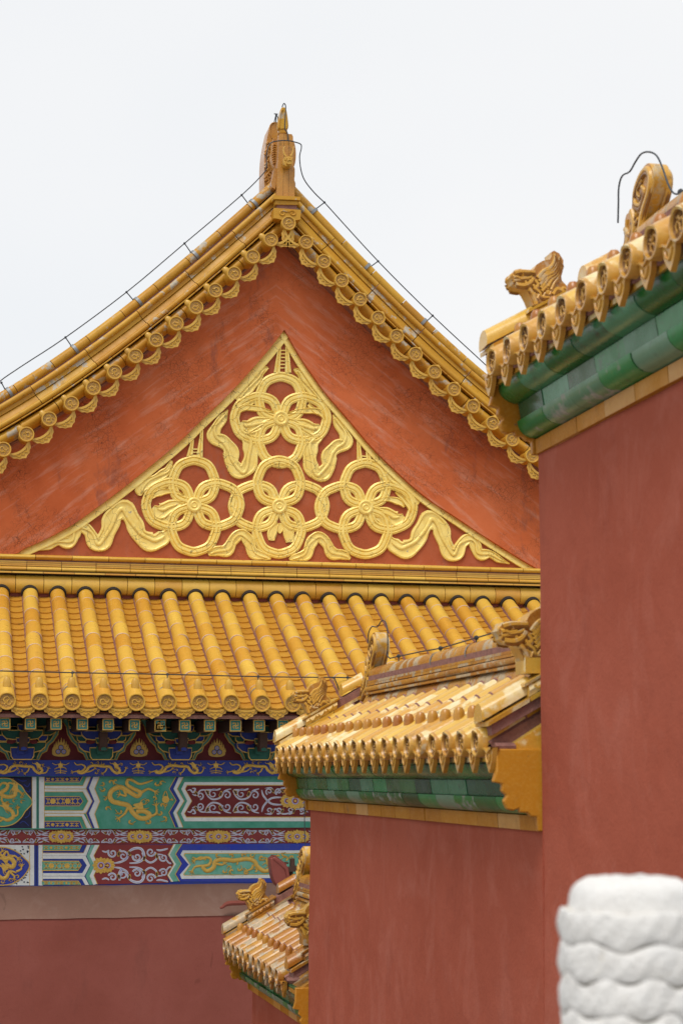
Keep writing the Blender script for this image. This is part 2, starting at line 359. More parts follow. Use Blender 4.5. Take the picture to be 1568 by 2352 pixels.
# ---- lower roof slope
pe0, pe9 = U(16.7, 1611, YE), U(672, 1615, YE)
PIT = (pe9.x - pe0.x) / 9; X0 = pe0.x; ZE = (pe0.z + pe9.z) / 2
ZT = (U(66, 1352, YT).z + U(567, 1372, YT).z) / 2
TR = PIT * .262
def slope(s):            # s from 0 (eave) to 1 (top): y, z of the tube axis
    return YE + (YT - YE) * s, ZE + (ZT - ZE) * (s - .10 * s * (1 - s))
NSEG = 9
def tframe(s):
    a, b = slope(s - .01), slope(s + .01); t = Vector((0, b[0] - a[0], b[1] - a[1])).normalized()
    y, z = slope(s); return Vector((0, y, z)), Vector((1, 0, 0)), Vector((0, -t.z, t.y))
arc = [(math.cos(R(a)), math.sin(R(a))) for a in range(-14, 195, 16)]
bnds = [0] + [.105 + (1 - .105) * k / (NSEG - 1) for k in range(NSEG)]
def make_row():
    row = MB(); bj = [b + random.uniform(-.006, .006) if 0 < b < 1 else b for b in bnds]
    for k in range(NSEG):
        s0, s1 = bj[k] + .001, bj[k + 1] - .001
        st = []; jx, jr, sk = random.uniform(-.005, .005), random.uniform(.985, 1.015), random.uniform(-.006, .006)
        for j in range(5):
            s_ = s0 + (s1 - s0) * j / 4; o, A, B = tframe(s_); r = TR * (1.03 - .04 * j / 4) * jr; st.append((o + A * (jx + sk * j / 4), A * r, B * r))
        st = [(st[0][0], st[0][1] * .9, st[0][2] * .9)] + st + [(st[-1][0], st[-1][1] * .9, st[-1][2] * .9)]
        row.sweep(arc, st, 0)
        if k:
            o1, A, B = tframe(s0 - .0018); o2 = tframe(s0 + .0018)[0]; o1 = o1 + A * jx; o2 = o2 + A * jx; q = TR * jr * random.uniform(1.028, 1.042)
            row.sweep(arc, [(o1, A * TR * .9, B * TR * .9), (o1, A * q * .985, B * q * .985), (o2, A * q, B * q), (o2, A * TR * .9, B * TR * .9)], 1)
    for sx in (-1, 1):       # lime bedding along both flanks
        row.sweep([(sx * TR * .8, .0), (sx * TR * 1.05, -.025), (sx * TR * 1.10, -.085), (sx * TR * .7, -.09)], [tframe(.012 + .98 * k / 20) for k in range(21)], 2)
    oa, A, B = tframe(.962); ob = tframe(.995)[0]; row.sweep(arc, [(oa, A * TR * .95, B * TR * .95), (oa, A * TR * 1.16, B * TR * 1.16), (ob, A * TR * 1.2, B * TR * 1.2)], 3)  # dark collar paints the shaded gap where the tube meets the cove
    return row
row_os = []
IMAX = int((U(1300, 1365, YT).x - X0) / PIT) + 1
ILO = -8
row_o = None; disc_o = None; nail_o = None
NAIL = nail_mb(.048, .125); DISC = disc_mb(TR * 1.07)
yn, zn = slope(.055)
for i in range(ILO, IMAX + 1):
    X = X0 + PIT * i
    if len(row_os) < 4:
        ro = make_row().make('tile_row', ['glaze', 'joint', 'mortar', 'dark'], hall, recentre=False); ro.matrix_basis = T3(X, 0, 0); WM[ro] = T3(X, 0, 0); row_os.append(ro)
    else: ro = again(row_os[(i * 3 + i // 4) % 4], hall, T3(X + random.uniform(-.004, .004), 0, 0))
    Wd = T3(X, YE, ZE) @ Matrix.Rotation(random.uniform(0, 6), 4, 'Y')
    Wn = T3(X, yn, zn + TR * .93)
    if disc_o is None:
        disc_o = DISC.make('end_disc', ['glaze_disc', 'disc_recess'], ro, False); disc_o.matrix_basis = Wd; WM[disc_o] = Wd
        nail_o = NAIL.make('nail_cap', 'glaze_disc', ro, False); nail_o.matrix_basis = Wn; WM[nail_o] = Wn
    else: again(disc_o, ro, Wd); again(nail_o, ro, Wn)
# pan tiles between the rows, drip tile at each end
pan = MB(); NP = 19; hw = PIT / 2 - TR * .72
for k in range(NP):
    s0, s1 = k / NP - .008, (k + 1) / NP + .012
    prof = lambda lift: [(hw * math.sin(R(a)) * 1.02, -TR * .58 - .05 * math.cos(R(a)) + .05 + lift) for a in range(-80, 81, 16)]
    a_, b_ = tframe(max(s0, -.005)), tframe(min(s1, 1))
    pan.rings([[a_[0] + a_[1] * x + a_[2] * (z - .022) for x, z in prof(0)], [a_[0] + a_[1] * x + a_[2] * z for x, z in prof(.0)], [b_[0] + b_[1] * x + b_[2] * (z - .024) for x, z in prof(0)]], 0, False, False, False)
dp = [(-.170, .055), (-.168, .0), (-.14, -.028), (-.128, -.062), (-.095, -.072), (-.078, -.100), (-.042, -.108), (0, -.135)]
arcp = [(.17 * math.sin(R(a)), .055 - .085 * math.cos(R(a)) / 1.0 + .0) for a in range(80, -81, -16)]
k_ = PIT / .373
dout = [(x * k_, z * k_) for x, z in dp] + [(-x * k_, z * k_) for x, z in dp[-2::-1]] + [(x * k_, z * k_) for x, z in arcp]
drip = MB().prism(dout, lambda x, z, h: Vector((x, -h, z)), -.012, .014, 0)
drip.band([(x * k_, z * k_ - .006) for x, z in arcp], .026, lambda x, z, h: Vector((x, -h, z)), .024, [(-1, -1), (-1, 1), (1, 1), (1, -1)], 0)
for sx in (-1, 1):
    q = cr([(sx * .02, -.05), (sx * .05, -.03), (sx * .08, -.055), (sx * .11, -.02), (sx * .13, .01)], 4); drip.tube([(x * k_, -.017, z * k_) for x, z in q], .010, 5)
q = cr([(-.05, -.075), (-.02, -.09), (0, -.06), (.03, -.09), (.05, -.07)], 4); drip.tube([(x * k_, -.017, z * k_) for x, z in q], .009, 5)
pan_o = drip_o = None
for i in range(ILO, IMAX):
    Wp = T3(X0 + PIT * (i + .5), 0, 0); Wd = T3(X0 + PIT * (i + .5), YE + .03, ZE - TR * .62)
    if pan_o is None:
        pan_o = pan.make('pan_tiles', ['glaze_pan'], hall, False); pan_o.matrix_basis = Wp; WM[pan_o] = Wp
        drip_o = drip.make('drip_tile', 'glaze_disc', hall, False); drip_o.matrix_basis = Wd; WM[drip_o] = Wd
    else: again(pan_o, hall, Wp); again(drip_o, hall, Wd)
XL, XR = X0 + PIT * (ILO - .5), X0 + PIT * (IMAX + .5)
deck = MB()
deck.rings([[Vector((x, y, z)) for y, z in ((YE + .06, ZE - .19), (YE + .06, ZE - .15), (YT + .2, ZT - .14), (YT + .2, ZT - .3), (YB + .3, ZE + .25))] for x in (XL, XR)], 0, False)
deck.make('roof_deck', 'mortar', hall)
MB().box((XL, YE + .10, U(350, 1646, YE + .1).z), (XR, YE + .15, ZE - .12)).make('eave_board', 'eave_red', hall)

# ---- moulded band at the foot of the gable
zb = lambda y_: U(300, y_, YT).z
Zf0, Zf1 = zb(1359), zb(1325)            # big cove
yb = YT - .02
band_ = MB()
L = XR - XL
def hx(mb, prof, step, mi, off=0., gap=.004, caps=True):
    ridge_pieces(mb, prof, lambda s: (Vector((XL + s - off, 0, 0)), Vector((0, 1, 0)), Vector((0, 0, 1))), L + off, step, gap, mi, 1, True, caps)
def zrow(y0, y1): return zb(y1), zb(y0)
def rnd(y, z0, z1, d, back=.25, n=9):   # half round facing -Y
    return [(y + back, z0)] + [(y - d * math.sin(math.pi * k / n), z0 + (z1 - z0) * (1 - math.cos(math.pi * k / n)) / 2) for k in range(n + 1)] + [(y + back, z1)]
a, b = zrow(1327, 1363); hx(band_, rnd(yb, a - .03, b, .10), PIT, 0)
a, b = zrow(1321.5, 1325); hx(band_, [(yb - .14, a), (yb - .14, b), (yb + .2, b), (yb + .2, a)], .42, 0)
band_.box((XL, yb - .10, zb(1326.5)), (XR, yb + .2, zb(1320)), 2)
a, b = zrow(1308, 1319.5); hx(band_, rnd(yb - .02, a, b, .055), .47, 0, .2)
for q in range(3):
    a, b = zrow(1296 + q * 4, 1299.4 + q * 4); hx(band_, [(yb - .05, a), (yb - .05, b), (yb + .2, b), (yb + .2, a)], .47, 0, .2)
band_.box((XL, yb - .03, zb(1312)), (XR, yb + .2, zb(1293)), 1)
a, b = zrow(1281, 1293); hx(band_, rnd(yb - .02, a, b, .08, .3), .5, 0, .33)
band_.make('gable_foot_band', ['glaze', 'mortar', 'dark'], hall)

# ---- rake (verge) curve, traced along its top edge and along the tile discs, made symmetrical in the hall's own frame
TOPL = [(0, 903), (53, 872), (110, 835), (165, 795), (220, 756), (272, 718), (316, 683), (373, 639), (422, 597), (470, 556), (514, 516), (567, 470), (624, 420)]
DL = [(9, 1028), (59, 993), (112, 958), (166, 923), (214, 887.5), (264.5, 851), (311, 815), (359, 778.6), (404, 741), (450, 702), (494, 663), (535, 626), (576, 588), (617, 552)]
DR = [(706, 563), (747, 612), (787, 654), (826, 693), (870, 735), (914, 777), (954, 818), (997, 860), (1042, 898), (1087, 938), (1130, 975), (1174, 1017), (1220, 1049)]
YD, YM = 23.72, 24.02
pa = U(662.5, 513, YD); XA = pa.x
XAt = XA - .01
def fit(pts, Y, xa):
    P = [U(x, y, Y) for x, y in pts]; t = np.array([abs(p.x - xa) for p in P]); z = np.array([p.z for p in P])
    return np.polyfit(t, z, 3)
cd = (fit(DL, YD, XA) + fit(DR, YD, XA)) / 2
ct = fit(TOPL, YM + .1, XAt)
class Rake:
    def __init__(s, c, xa, t0=0., t1=7.2, tm=4.3):
        t = np.linspace(t0, t1, 800); z = np.where(t < tm, np.polyval(c, np.minimum(t, tm)), np.polyval(c, tm) + (t - tm) * min(-.35, np.polyval(np.polyder(c), tm)))
        s.l = np.concatenate([[0], np.cumsum(np.hypot(np.diff(t), np.diff(z)))]); s.t = t; s.z = z; s.xa = xa; s.L = s.l[-1]
    def at(s, side, d):
        t = np.interp(d, s.l, s.t); z = np.interp(d, s.l, s.z)
        t2 = np.interp(d + .05, s.l, s.t); z2 = np.interp(d + .05, s.l, s.z); t1 = np.interp(d - .05, s.l, s.t); z1 = np.interp(d - .05, s.l, s.z)
        T = Vector((side * (t2 - t1), 0, z2 - z1)).normalized()
        N = Vector((-T.z, 0, T.x)) * side
        return Vector((s.xa + side * t, 0, z)), T, N
RT = Rake(ct, XAt); RD = Rake(cd, XA, .0)
EX = Vector((0, 1, 0))
def circ(n0, y0, r, a0=0, a1=360, k=14): return [(n0 + r * math.cos(R(a0 + (a1 - a0) * i / k)), y0 + r * math.sin(R(a0 + (a1 - a0) * i / k))) for i in range(k)]
COURSES = [  # name, profile (n along outward normal, y), step, offset start, mats index
    ('cap_tiles', circ(-.048, YM + .20, .076), .62, .10),
    ('upper_roll', circ(-.19, YM + .02, .042), .92, .30),
    ('upper_flat', [(-.285, YM + .03), (-.23, YM + .03), (-.23, YM + .2), (-.285, YM + .2)], .92, .30),
    ('lower_flat', [(-.375, YM + .01), (-.29, YM + .05), (-.29, YM + .2), (-.375, YM + .2)], .92, .30),
    ('lower_roll', circ(-.41, YM + .01, .038), .92, .30),
    ('thin_ledge', [(-.478, YM - .04), (-.462, YM - .04), (-.462, YM + .2), (-.478, YM + .2)], .5, .25),
    ('verge_cove', [(-.66, YM + .2)] + [(-.57 + .085 * math.cos(R(a)), YM + .1 - .125 * math.sin(R(a))) for a in range(180, -1, -20)] + [(-.485, YM + .2)], .55, .35),
]
for side in (-1, 1):
    vr = MB()
    for nm, prof, step, s0 in COURSES:
        ridge_pieces(vr, prof, lambda s, s0=s0: (lambda o: (o[0], o[2], EX))(RT.at(side, s + s0)), 7.4, step, .005, 0, 4, True)
    # mortar body behind the courses
    ridge_pieces(vr, [(-.68, YM + .16), (-.05, YM + .16), (-.05, YM + .42), (-.68, YM + .42)], lambda s: (lambda o: (o[0], o[2], EX))(RT.at(side, s + .12)), 7.6, 7.6, 0, 1, 60, True)
    vr.make('verge_ridge', ['glaze_rake', 'mortar'], hall)
# discs, tubes and hanging tiles along the rake
step = RD.L / 14.0 if False else None
LD = np.interp(abs(U(9, 1028, YD).x - XA), RD.t, RD.l) ; SD = (LD) / 14.0
rdisc = disc_mb(.105, .05, 20)
rt = MB(); rt.tube([(0, .03, 0), (0, .38, .02)], .088, 14)
rt_o = rd_o = rn_o = rp_o = None
rnail = nail_mb(.05, .11)
hp = [(-.175, .075), (-.178, .02), (-.155, -.02), (-.14, -.06), (-.105, -.078), (-.08, -.11), (-.04, -.12), (0, -.145)]
ha = [(.175 * math.sin(R(a)), .075 - .10 * math.cos(R(a))) for a in range(80, -81, -20)]
hout = hp + [(-x, z) for x, z in hp[-2::-1]] + ha
hang = MB().prism(hout, lambda x, z, h: Vector((x, -h, z)), -.012, .014, 0)
hang.band([(x, z - .008) for x, z in ha], .032, lambda x, z, h: Vector((x, -h, z)), .03, [(-1, -1), (-1, 1), (1, 1), (1, -1)], 0)
for sx in (-1, 1):
    q = cr([(sx * .0, -.09), (sx * .03, -.06), (sx * .06, -.085), (sx * .09, -.045), (sx * .11, -.02), (sx * .145, .02)], 4); hang.tube([(x, -.017, z) for x, z in q], .011, 5)
def rakeM(side, d, n, y):
    o, T, N = RD.at(side, d)
    ang = math.atan2(-N.x, N.z)
    p = o + N * n
    return T3(p.x, y, p.z) @ Matrix.Rotation(-ang, 4, 'Y')
def first_or_again(o, mb, name, mats, par, Wm):
    if o is None:
        o = mb.make(name, mats, par, False); o.matrix_basis = Wm; WM[o] = Wm; o.matrix_parent_inverse = WM[par].inverted(); return o, o
    return o, again(o, par, Wm)
for side in (-1, 1):
    for i in range(0 if side < 0 else 1, 21):
        Wt = rakeM(side, SD * i, 0, YD)
        if i == 0: Wt = T3(pa.x, YD, pa.z)
        rt_o, t_ = first_or_again(rt_o, rt, 'verge_tile', 'glaze_rake', hall, Wt)
        rd_o, _ = first_or_again(rd_o, rdisc, 'end_disc', ['glaze_disc', 'disc_recess'], t_, Wt @ Matrix.Rotation(random.uniform(0, 6), 4, 'Y'))
        if i: rn_o, _ = first_or_again(rn_o, rnail, 'nail_cap', 'glaze_disc', t_, Wt @ T3(0, .17, .075))
    for i in range(0, 20):
        Wd = rakeM(side, SD * (i + .5), -.115, YD + .05)
        rp_o, _ = first_or_again(rp_o, hang, 'drip_tile', 'glaze_disc', hall, Wd)

# ---- gable board (red) with the recessed triangle
INL = [(653.6, 756.5), (621, 799), (583, 843), (545, 885), (500.5, 930), (460, 968), (424, 1004), (380, 1042.5), (335, 1079), (283, 1121), (218.5, 1169), (166, 1205.6), (110, 1236), (57, 1260), (30, 1273), (-60, 1277), (-700, 1282)]
INR = [(653.6, 757), (688, 817), (717, 860), (750, 905), (802.5, 966), (855, 1028), (917, 1089), (978, 1142), (1044, 1186), (1123, 1238.5), (1189, 1280), (1237.5, 1309), (1262, 1322)]
FB = fr(YG)
def outer(side, d, n):
    o, T, N = RD.at(side, d); p = o + N * n; return Vector((p.x, 0, p.z))
gb = MB()
dd = [RD.L * k / 40 for k in range(41)]
zlo = U(300, 1330, YG).z
for side, IN in ((-1, INL), (1, INR)):
    inner = cr(IN, 4); li = [U(x, y, YG) for x, y in inner]
    # lay a strip between the inner curve and the outer curve, matched by height/arc fraction
    out = [outer(side, RD.L * (k / (len(li) - 1)) * .98, .32) for k in range(len(li))]
    if True: out[0] = Vector((XA, 0, pa.z + .25))
    fr_, bk = [], []
    for yy, arr in ((YG, fr_), (YG + .11, bk)):
        for a_, b_ in zip(li, out): arr.append((Vector((a_.x, yy, a_.z)), Vector((b_.x, yy, b_.z))))
    V = []; Fc = []
    NS = 6
    for a_, b_ in fr_:
        for q in range(NS + 1): V.append(a_.lerp(b_, q / NS))
    for k in range(len(fr_) - 1):
        for q in range(NS):
            i0 = k * (NS + 1) + q; f_ = (i0, i0 + 1, i0 + NS + 2, i0 + NS + 1)
            Fc.append(f_ if side < 0 else f_[::-1])
    gb.add(V, Fc, 0)
    V = [p for a_, b_ in zip(fr_, bk) for p in (a_[0], b_[0])]
    gb.add(V, [(2 * k, 2 * k + 1, 2 * k + 3, 2 * k + 2) for k in range(len(fr_) - 1)], 0)
    # solid below the corner
    e = li[-1]; eo = out[-1]
    gb.add([Vector((e.x, YG, e.z)), Vector((eo.x, YG, eo.z)), Vector((eo.x, YG, zlo - .5)), Vector((e.x, YG, zlo - .5))], [(0, 1, 2, 3)], 0)
gbo = gb.make('gable_board', 'gable_red', hall)

# ---- gilded relief panel
YP = YG + .09; FP = fr(YP)
pan_root = MB()
fx = [U(x, y, YP) for x, y in ((0, 1290), (653, 740), (1290, 1335), (1290, 1345), (10, 1310))]
pan_root.add([Vector((p.x, YP, p.z)) for p in fx], [(0, 1, 2, 3, 4)], 0)
panel = pan_root.make('gable_panel', 'field_red', hall)
gf = MB()
def off(pts, d): 
    o = []
    for k, p in enumerate(pts):
        a_, b_ = pts[max(k - 1, 0)], pts[min(k + 1, len(pts) - 1)]; L_ = math.hypot(b_[0] - a_[0], b_[1] - a_[1]); o.append((p[0] - (b_[1] - a_[1]) / L_ * d, p[1] + (b_[0] - a_[0]) / L_ * d))
    return o
FRP = [(-1, 0), (-1, .35), (-.2, .5), (.75, 1), (1, .9), (1, 0)]
gf.band(off(cr(INL, 4), -8), 20, FP, .05, [(-o, h) for o, h in FRP][::-1], 0)
gf.band(off(cr(INR, 4), 8), 20, FP, .05, FRP, 0)
gf.band([(20, 1283), (300, 1288.5), (653, 1297), (1000, 1307), (1262, 1316)], 15, FP, .035, [(-1, 0), (-1, .8), (-.7, 1), (.7, 1), (1, .8), (1, 0)], 0)
gf.make('gilded_border', 'gold', panel)
ga = MB(); hh = [0.034]
def ring(cx, cy, ax, ay, R_, sq=0., egg=0.):
    pts = []
    for k in range(48):
        a_ = 2 * math.pi * k / 48
        r_ = R_ * (1 + .012 * math.cos(8 * a_) + sq * math.cos(4 * a_))
        u_, v_ = r_ * math.cos(a_), r_ * math.sin(a_) * (1 + egg * math.cos(a_))
        # local axis (ax, ay) points outwards from the rosette
        pts.append((cx + u_ * ax - v_ * ay, cy + u_ * ay + v_ * ax))
    hh[0] += .0013
    if hh[0] > .046: hh[0] = .0342 + random.uniform(0, .0009)
    ga.band(pts, 23, FP, hh[0], RING, 0, True)
C1, C2, C3, C4 = (644, 962), (445, 1160), (640, 1163), (838, 1166)
DU, DLf, DRt, DD = (0, -1), (-1, 0), (1, 0), (0, 1)
for c, dirs in ((C1, ((DU, 47, 50), (DLf, 55, 51), (DRt, 55, 51), (DD, 54, 50))), (C2, ((DU, 54, 49), (DLf, 58, 52), (DRt, 56, 50), (DD, 56, 52))),
                (C3, ((DU, 56, 50), (DLf, 56, 50), (DRt, 56, 50), (DD, 58, 52))), (C4, ((DU, 54, 49), (DLf, 56, 50), (DRt, 58, 52), (DD, 56, 52)))):
    for (ax, ay), dst, r_ in dirs: ring(c[0] + ax * dst, c[1] + ay * dst, ax, ay, r_, -.02, -.10)
    for r_, w_, h_ in ((13.5, 9, .062), (6, 5, .06)):
        ga.band([(c[0] + r_ * math.cos(2 * math.pi * k / 24), c[1] + r_ * math.sin(2 * math.pi * k / 24)) for k in range(24)], w_, FP, h_, [(-1, 0), (-.8, .85), (0, 1), (.8, .85), (1, 0)], 0, True)
    ga.prism([(c[0] + 12 * math.cos(2 * math.pi * k / 24), c[1] + 12 * math.sin(2 * math.pi * k / 24)) for k in range(24)], FP, 0, .05, 0)
ga.make('gilded_rings', 'gold', panel)
# ribbons, traced on the left and mirrored about the gable's own axis
kL = lambda p: (57.4 + .4028 * p[0], 746.4 + .4028 * p[1], p[2] * .47)
RIBS = [
    [(1250, 640, 10), (1290, 600, 40), (1330, 585, 44), (1385, 560, 14)],
    [(1415, 640, 8), (1350, 640, 30), (1300, 620, 30), (1262, 640, 8)],
    [(905, 1060, 8), (850, 1085, 44), (800, 1120, 40), (760, 1110, 10)],
    [(1155, 485, 6), (1128, 530, 44), (1086, 595, 58), (1078, 645, 70), (1130, 668, 64), (1172, 715, 74), (1180, 790, 74), (1225, 838, 72), (1275, 805, 74), (1288, 730, 74), (1272, 660, 66), (1232, 610, 44)],
    [(815, 1180, 40), (785, 1215, 75), (725, 1240, 92), (655, 1200, 84), (618, 1120, 84), (570, 1055, 96), (505, 1090, 92), (478, 1170, 84), (440, 1245, 78), (400, 1245, 70), (365, 1180, 62), (320, 1150, 50), (285, 1185, 60), (255, 1240, 62), (190, 1235, 46), (130, 1265, 34), (65, 1287, 6)],
    [(1045, 1312, 16), (1090, 1290, 52), (1150, 1285, 62), (1185, 1230, 56), (1235, 1190, 50), (1275, 1235, 56), (1300, 1300, 56), (1360, 1320, 40), (1400, 1335, 10)],
    [(1385, 245, 14), (1345, 270, 40), (1318, 318, 46), (1282, 362, 46), (1240, 395, 52), (1205, 430, 30)],
    [(835, 775, 12), (812, 830, 44), (760, 870, 50), (705, 900, 56), (660, 935, 60), (655, 975, 20)],
    [(1300, 440, 18), (1262, 470, 26), (1215, 500, 20), (1200, 560, 12)],
    [(1420, 540, 10), (1340, 560, 64), (1270, 585, 84), (1228, 560, 30)],
    [(1420, 500, 8), (1330, 480, 26), (1240, 475, 34), (1215, 510, 8)],
    [(910, 1010, 10), (830, 1035, 66), (770, 1065, 80), (730, 1040, 26)],
    [(905, 970, 8), (830, 950, 26), (760, 960, 34), (725, 990, 10)],
    [(780, 905, 8), (735, 940, 24), (700, 985, 20), (690, 1030, 8)],
]
rb = MB(); axis = U(644, 962, YP).x
FPm = lambda x, y, h=0: (lambda p: Vector((2 * axis - p.x, p.y, p.z)))(FP(x, y, h))
def ribbons(frm, skip=()):
    for k, rp in enumerate(RIBS):
        if k in skip: continue
        q = cr([kL(p) for p in rp], 6)
        rb.band([(a_, b_) for a_, b_, c_ in q], [max(c_ * (1 + .09 * math.sin(j * .75 + k)), 1) for j, (a_, b_, c_) in enumerate(q)], frm, .034 + .0007 * k, RIB, 0)
        q2 = [(a_ + .16 * c_ * math.sin(j * .3 + k), b_ + .1 * c_ * math.cos(j * .3), c_ * .22) for j, (a_, b_, c_) in enumerate(q[3:-3])]
        if len(q2) > 6 and rp[2][2] > 40: rb.band([(a_, b_) for a_, b_, c_ in q2], [c_ for a_, b_, c_ in q2], frm, .014, TUB, 0, h0=.030)
ribbons(FP); ribbons(FPm)
for leaf in ([(1440, 1130, 10), (1410, 1180, 50), (1405, 1230, 30)], [(1470, 1130, 10), (1500, 1180, 56), (1510, 1240, 40)], [(1455, 1130, 10), (1452, 1160, 40), (1450, 1190, 10)]):
    q = cr([kL(p) for p in leaf], 6); rb.band([(a_, b_) for a_, b_, c_ in q], [c_ for a_, b_, c_ in q], FP, .031, RIB, 0)
for frm, sets in ((FP, (((1452, 105, 12), (1434, 275, 30)), ((1490, 105, 12), (1498, 275, 30)))), (FP, (((955, 655, 12), (937, 755, 30)), ((1008, 600, 12), (994, 755, 30)))), (FPm, (((955, 655, 12), (937, 755, 30)), ((1008, 600, 12), (994, 755, 30))))):
    for pr in sets:
        q = cr([kL(p) for p in pr], 4); rb.band([(a_, b_) for a_, b_, c_ in q], [c_ for a_, b_, c_ in q], frm, .036, [(-1, 0), (-1, 1), (-.3, 1), (0, .6), (.3, 1), (1, 1), (1, 0)], 0)
    x0, x1, y0, y1 = sets[0][1][0], sets[1][1][0], sets[0][0][1], sets[0][1][1]
    for k in range(6 if y0 < 200 else 4):
        yy = y0 + (y1 - y0) * (.25 + .7 * k / (6 if y0 < 200 else 4)) + (30 if y0 > 200 else 0)
        a_, b_ = kL((x0, yy, 0)), kL((x1, yy, 0)); rb.band([a_[:2], b_[:2]], 2.6, frm, .026, BOXP, 0)
rb.make('gilded_ribbons', 'gold', panel)

# ---- upper roof and body of the hall behind the gable
ur = MB()
for side in (-1, 1):
    st = []
    for k in range(25):
        o, T, N = RT.at(side, .02 + 7.5 * k / 24); p = o + N * -.14; st.append([Vector((p.x, YM + .3, p.z)), Vector((p.x, 40, p.z)), Vector((p.x, 40, p.z - .3)), Vector((p.x, YM + .3, p.z - .3))])
    ur.rings(st, 0, True)
ur.make('upper_roof', 'glaze_worn_glare', hall)
MB().box((XA - .16, YM + 1.0, U(650, 470, YM).z - .3), (XA + .16, 40, U(650, 470, YM).z + .35)).make('main_ridge', 'glaze_brown', hall)
MB().box((XL + .2, YB + .35, GZ), (XR, YT + .8, ZE + .3)).box((XL + .2, YT, ZE + .2), (XR, YT + .3, U(300, 1290, YT).z - .02)).make('hall_core', 'hall_red', hall)
# ---- apex: stacked base, dragon-headed ridge end with its fan-shaped handle
YA = YM - .14; FA = fr(YA, .2197, 516.7, .2197, 218.2)       # coordinates of the enlarged view of the apex
ab = MB()
def blk(mb, pts, h0, h1, mi=0, frm=FA): mb.prism(pts, frm, h0, h1, mi)
blk(ab, [(500, 1100), (778, 1112), (778, 1078), (500, 1062)], -.35, .06)
blk(ab, [(522, 1148), (760, 1152), (762, 1116), (524, 1104)], -.35, .02)
blk(ab, [(545, 1192), (750, 1192), (750, 1150), (545, 1146)], -.35, -.01, 1)
blk(ab, [(500, 1300), (535, 1302), (640, 1330), (745, 1318), (782, 1312), (786, 1212), (505, 1190)], -.35, .05)
for sx, cx in ((1, 605), (-1, 690)):
    q = cr([(cx + sx * x, y) for x, y in ((38, 1235), (0, 1222), (-32, 1232), (-36, 1256), (-10, 1268), (8, 1252), (-8, 1244))], 5)
    ab.tube([FA(x, y, .055) for x, y in q], .012, 5)
ab.make('ridge_base', ['glaze_rake', 'mortar'], hall, bevel=.012)
G2 = lambda Y: fr(Y, .10995, 591.4, .10995, 229.7)           # (x - 1030 px crop) -> wide view
FC = G2(YA + .05)
cw = MB()
body = [(380, 2010), (778, 2015), (770, 1800), (758, 1500), (770, 1330), (745, 1000), (735, 760), (715, 715), (680, 705), (470, 695), (440, 720), (432, 830), (440, 1000), (400, 1200), (380, 1390), (415, 1420), (408, 1600)]
cw.prism([(p[0], p[1]) for p in [(398, 2010), (778, 2015), (765, 1500), (752, 1300), (742, 760), (715, 712), (470, 697), (442, 740), (436, 1100), (418, 1400), (405, 1700)]], FC, -.26, 0, 0)
for x0, x1 in ((532, 556), (648, 652)): cw.band([(x0, 2005), (x0 + (x1 - x0) * .6, 1300), (x1, 715)], 5, FC, .0015, BOXP, 1, smooth=False)
for pts in ([(360, 1400), (330, 1600), (296, 1700), (320, 1800), (385, 1845), (415, 1700), (420, 1400)], [(765, 1330), (795, 1420), (792, 1560), (780, 1640), (810, 1720), (800, 1830), (765, 1840)]):
    cw.prism(pts, FC, -.2, -.05, 0)
cwo = cw.make('ridge_end_finial', ['glaze_brown', 'dark'], hall, bevel=.012)
# side wing, scroll and fin further back along the ridge
sw = MB(); FS = G2(YA + .55)
sw.prism(cr([(150, 1830), (140, 1500), (150, 1150), (190, 850), (235, 640), (265, 520), (320, 465), (395, 462), (425, 500), (428, 800), (435, 1200), (420, 1600), (400, 1900), (260, 1900)], 3, True), FS, -.42, 0, 0)
sw.band(cr([(300, 800), (262, 700), (258, 560), (300, 490), (350, 480)], 5), 26, FS, .02, TUB, 0)
for k in range(16):
    y = 900 + k * 55; x = 250 + 40 * math.sin(k * 1.3)
    q = cr([(x - 70, y + 30), (x - 20, y - 20), (x + 30, y + 25), (x + 80, y - 15)], 4); sw.tube([FS(a_, b_, .012) for a_, b_ in q], .020, 5)
sw.prism(cr([(330, 810), (400, 830), (430, 1000), (400, 1200), (380, 1390), (340, 1380), (290, 1200), (310, 1000)], 3, True), G2(YA + .28), -.16, .0, 0)
for k in range(9): 
    q = cr([(310, 960 + 48 * k), (350, 930 + 48 * k), (395, 950 + 48 * k)], 4); sw.tube([G2(YA + .28)(a_, b_, .01) for a_, b_ in q], .012, 5)
sw.prism(cr([(750, 850), (785, 950), (802, 1100), (795, 1260), (770, 1370), (740, 1360), (740, 900)], 3, True), G2(YA + .28), -.16, 0, 0)
swo = sw.make('finial_side_scrolls', 'glaze_brown', cwo, bevel=.01)
fh = MB(); FH = G2(YA + .12)
fh.prism([(440, 700), (625, 700), (612, 610), (460, 605)], FH, -.10, .02, 0)
fh.prism(cr([(425, 610), (425, 480), (450, 330), (478, 220), (500, 170), (560, 168), (595, 220), (625, 400), (634, 600), (540, 618)], 3, True), FH, -.07, .03, 0)
fh.tube([FH(x, y, .035) for x, y in cr([(445, 600), (452, 430), (480, 270), (520, 215)], 5)], .014, 5)
fh.make('finial_handle', 'glaze_rake', cwo, bevel=.01)
dh = MB(); FDH = G2(YA)
dh.prism(cr([(520, 1260), (560, 1235), (630, 1225), (690, 1240), (712, 1290), (700, 1380), (670, 1425), (600, 1435), (540, 1410), (515, 1350)], 3, True), FDH, -.02, .10, 0)
dh.prism(cr([(575, 1330), (640, 1320), (675, 1335), (670, 1400), (615, 1415), (575, 1395)], 3, True), FDH, .08, .15, 0)
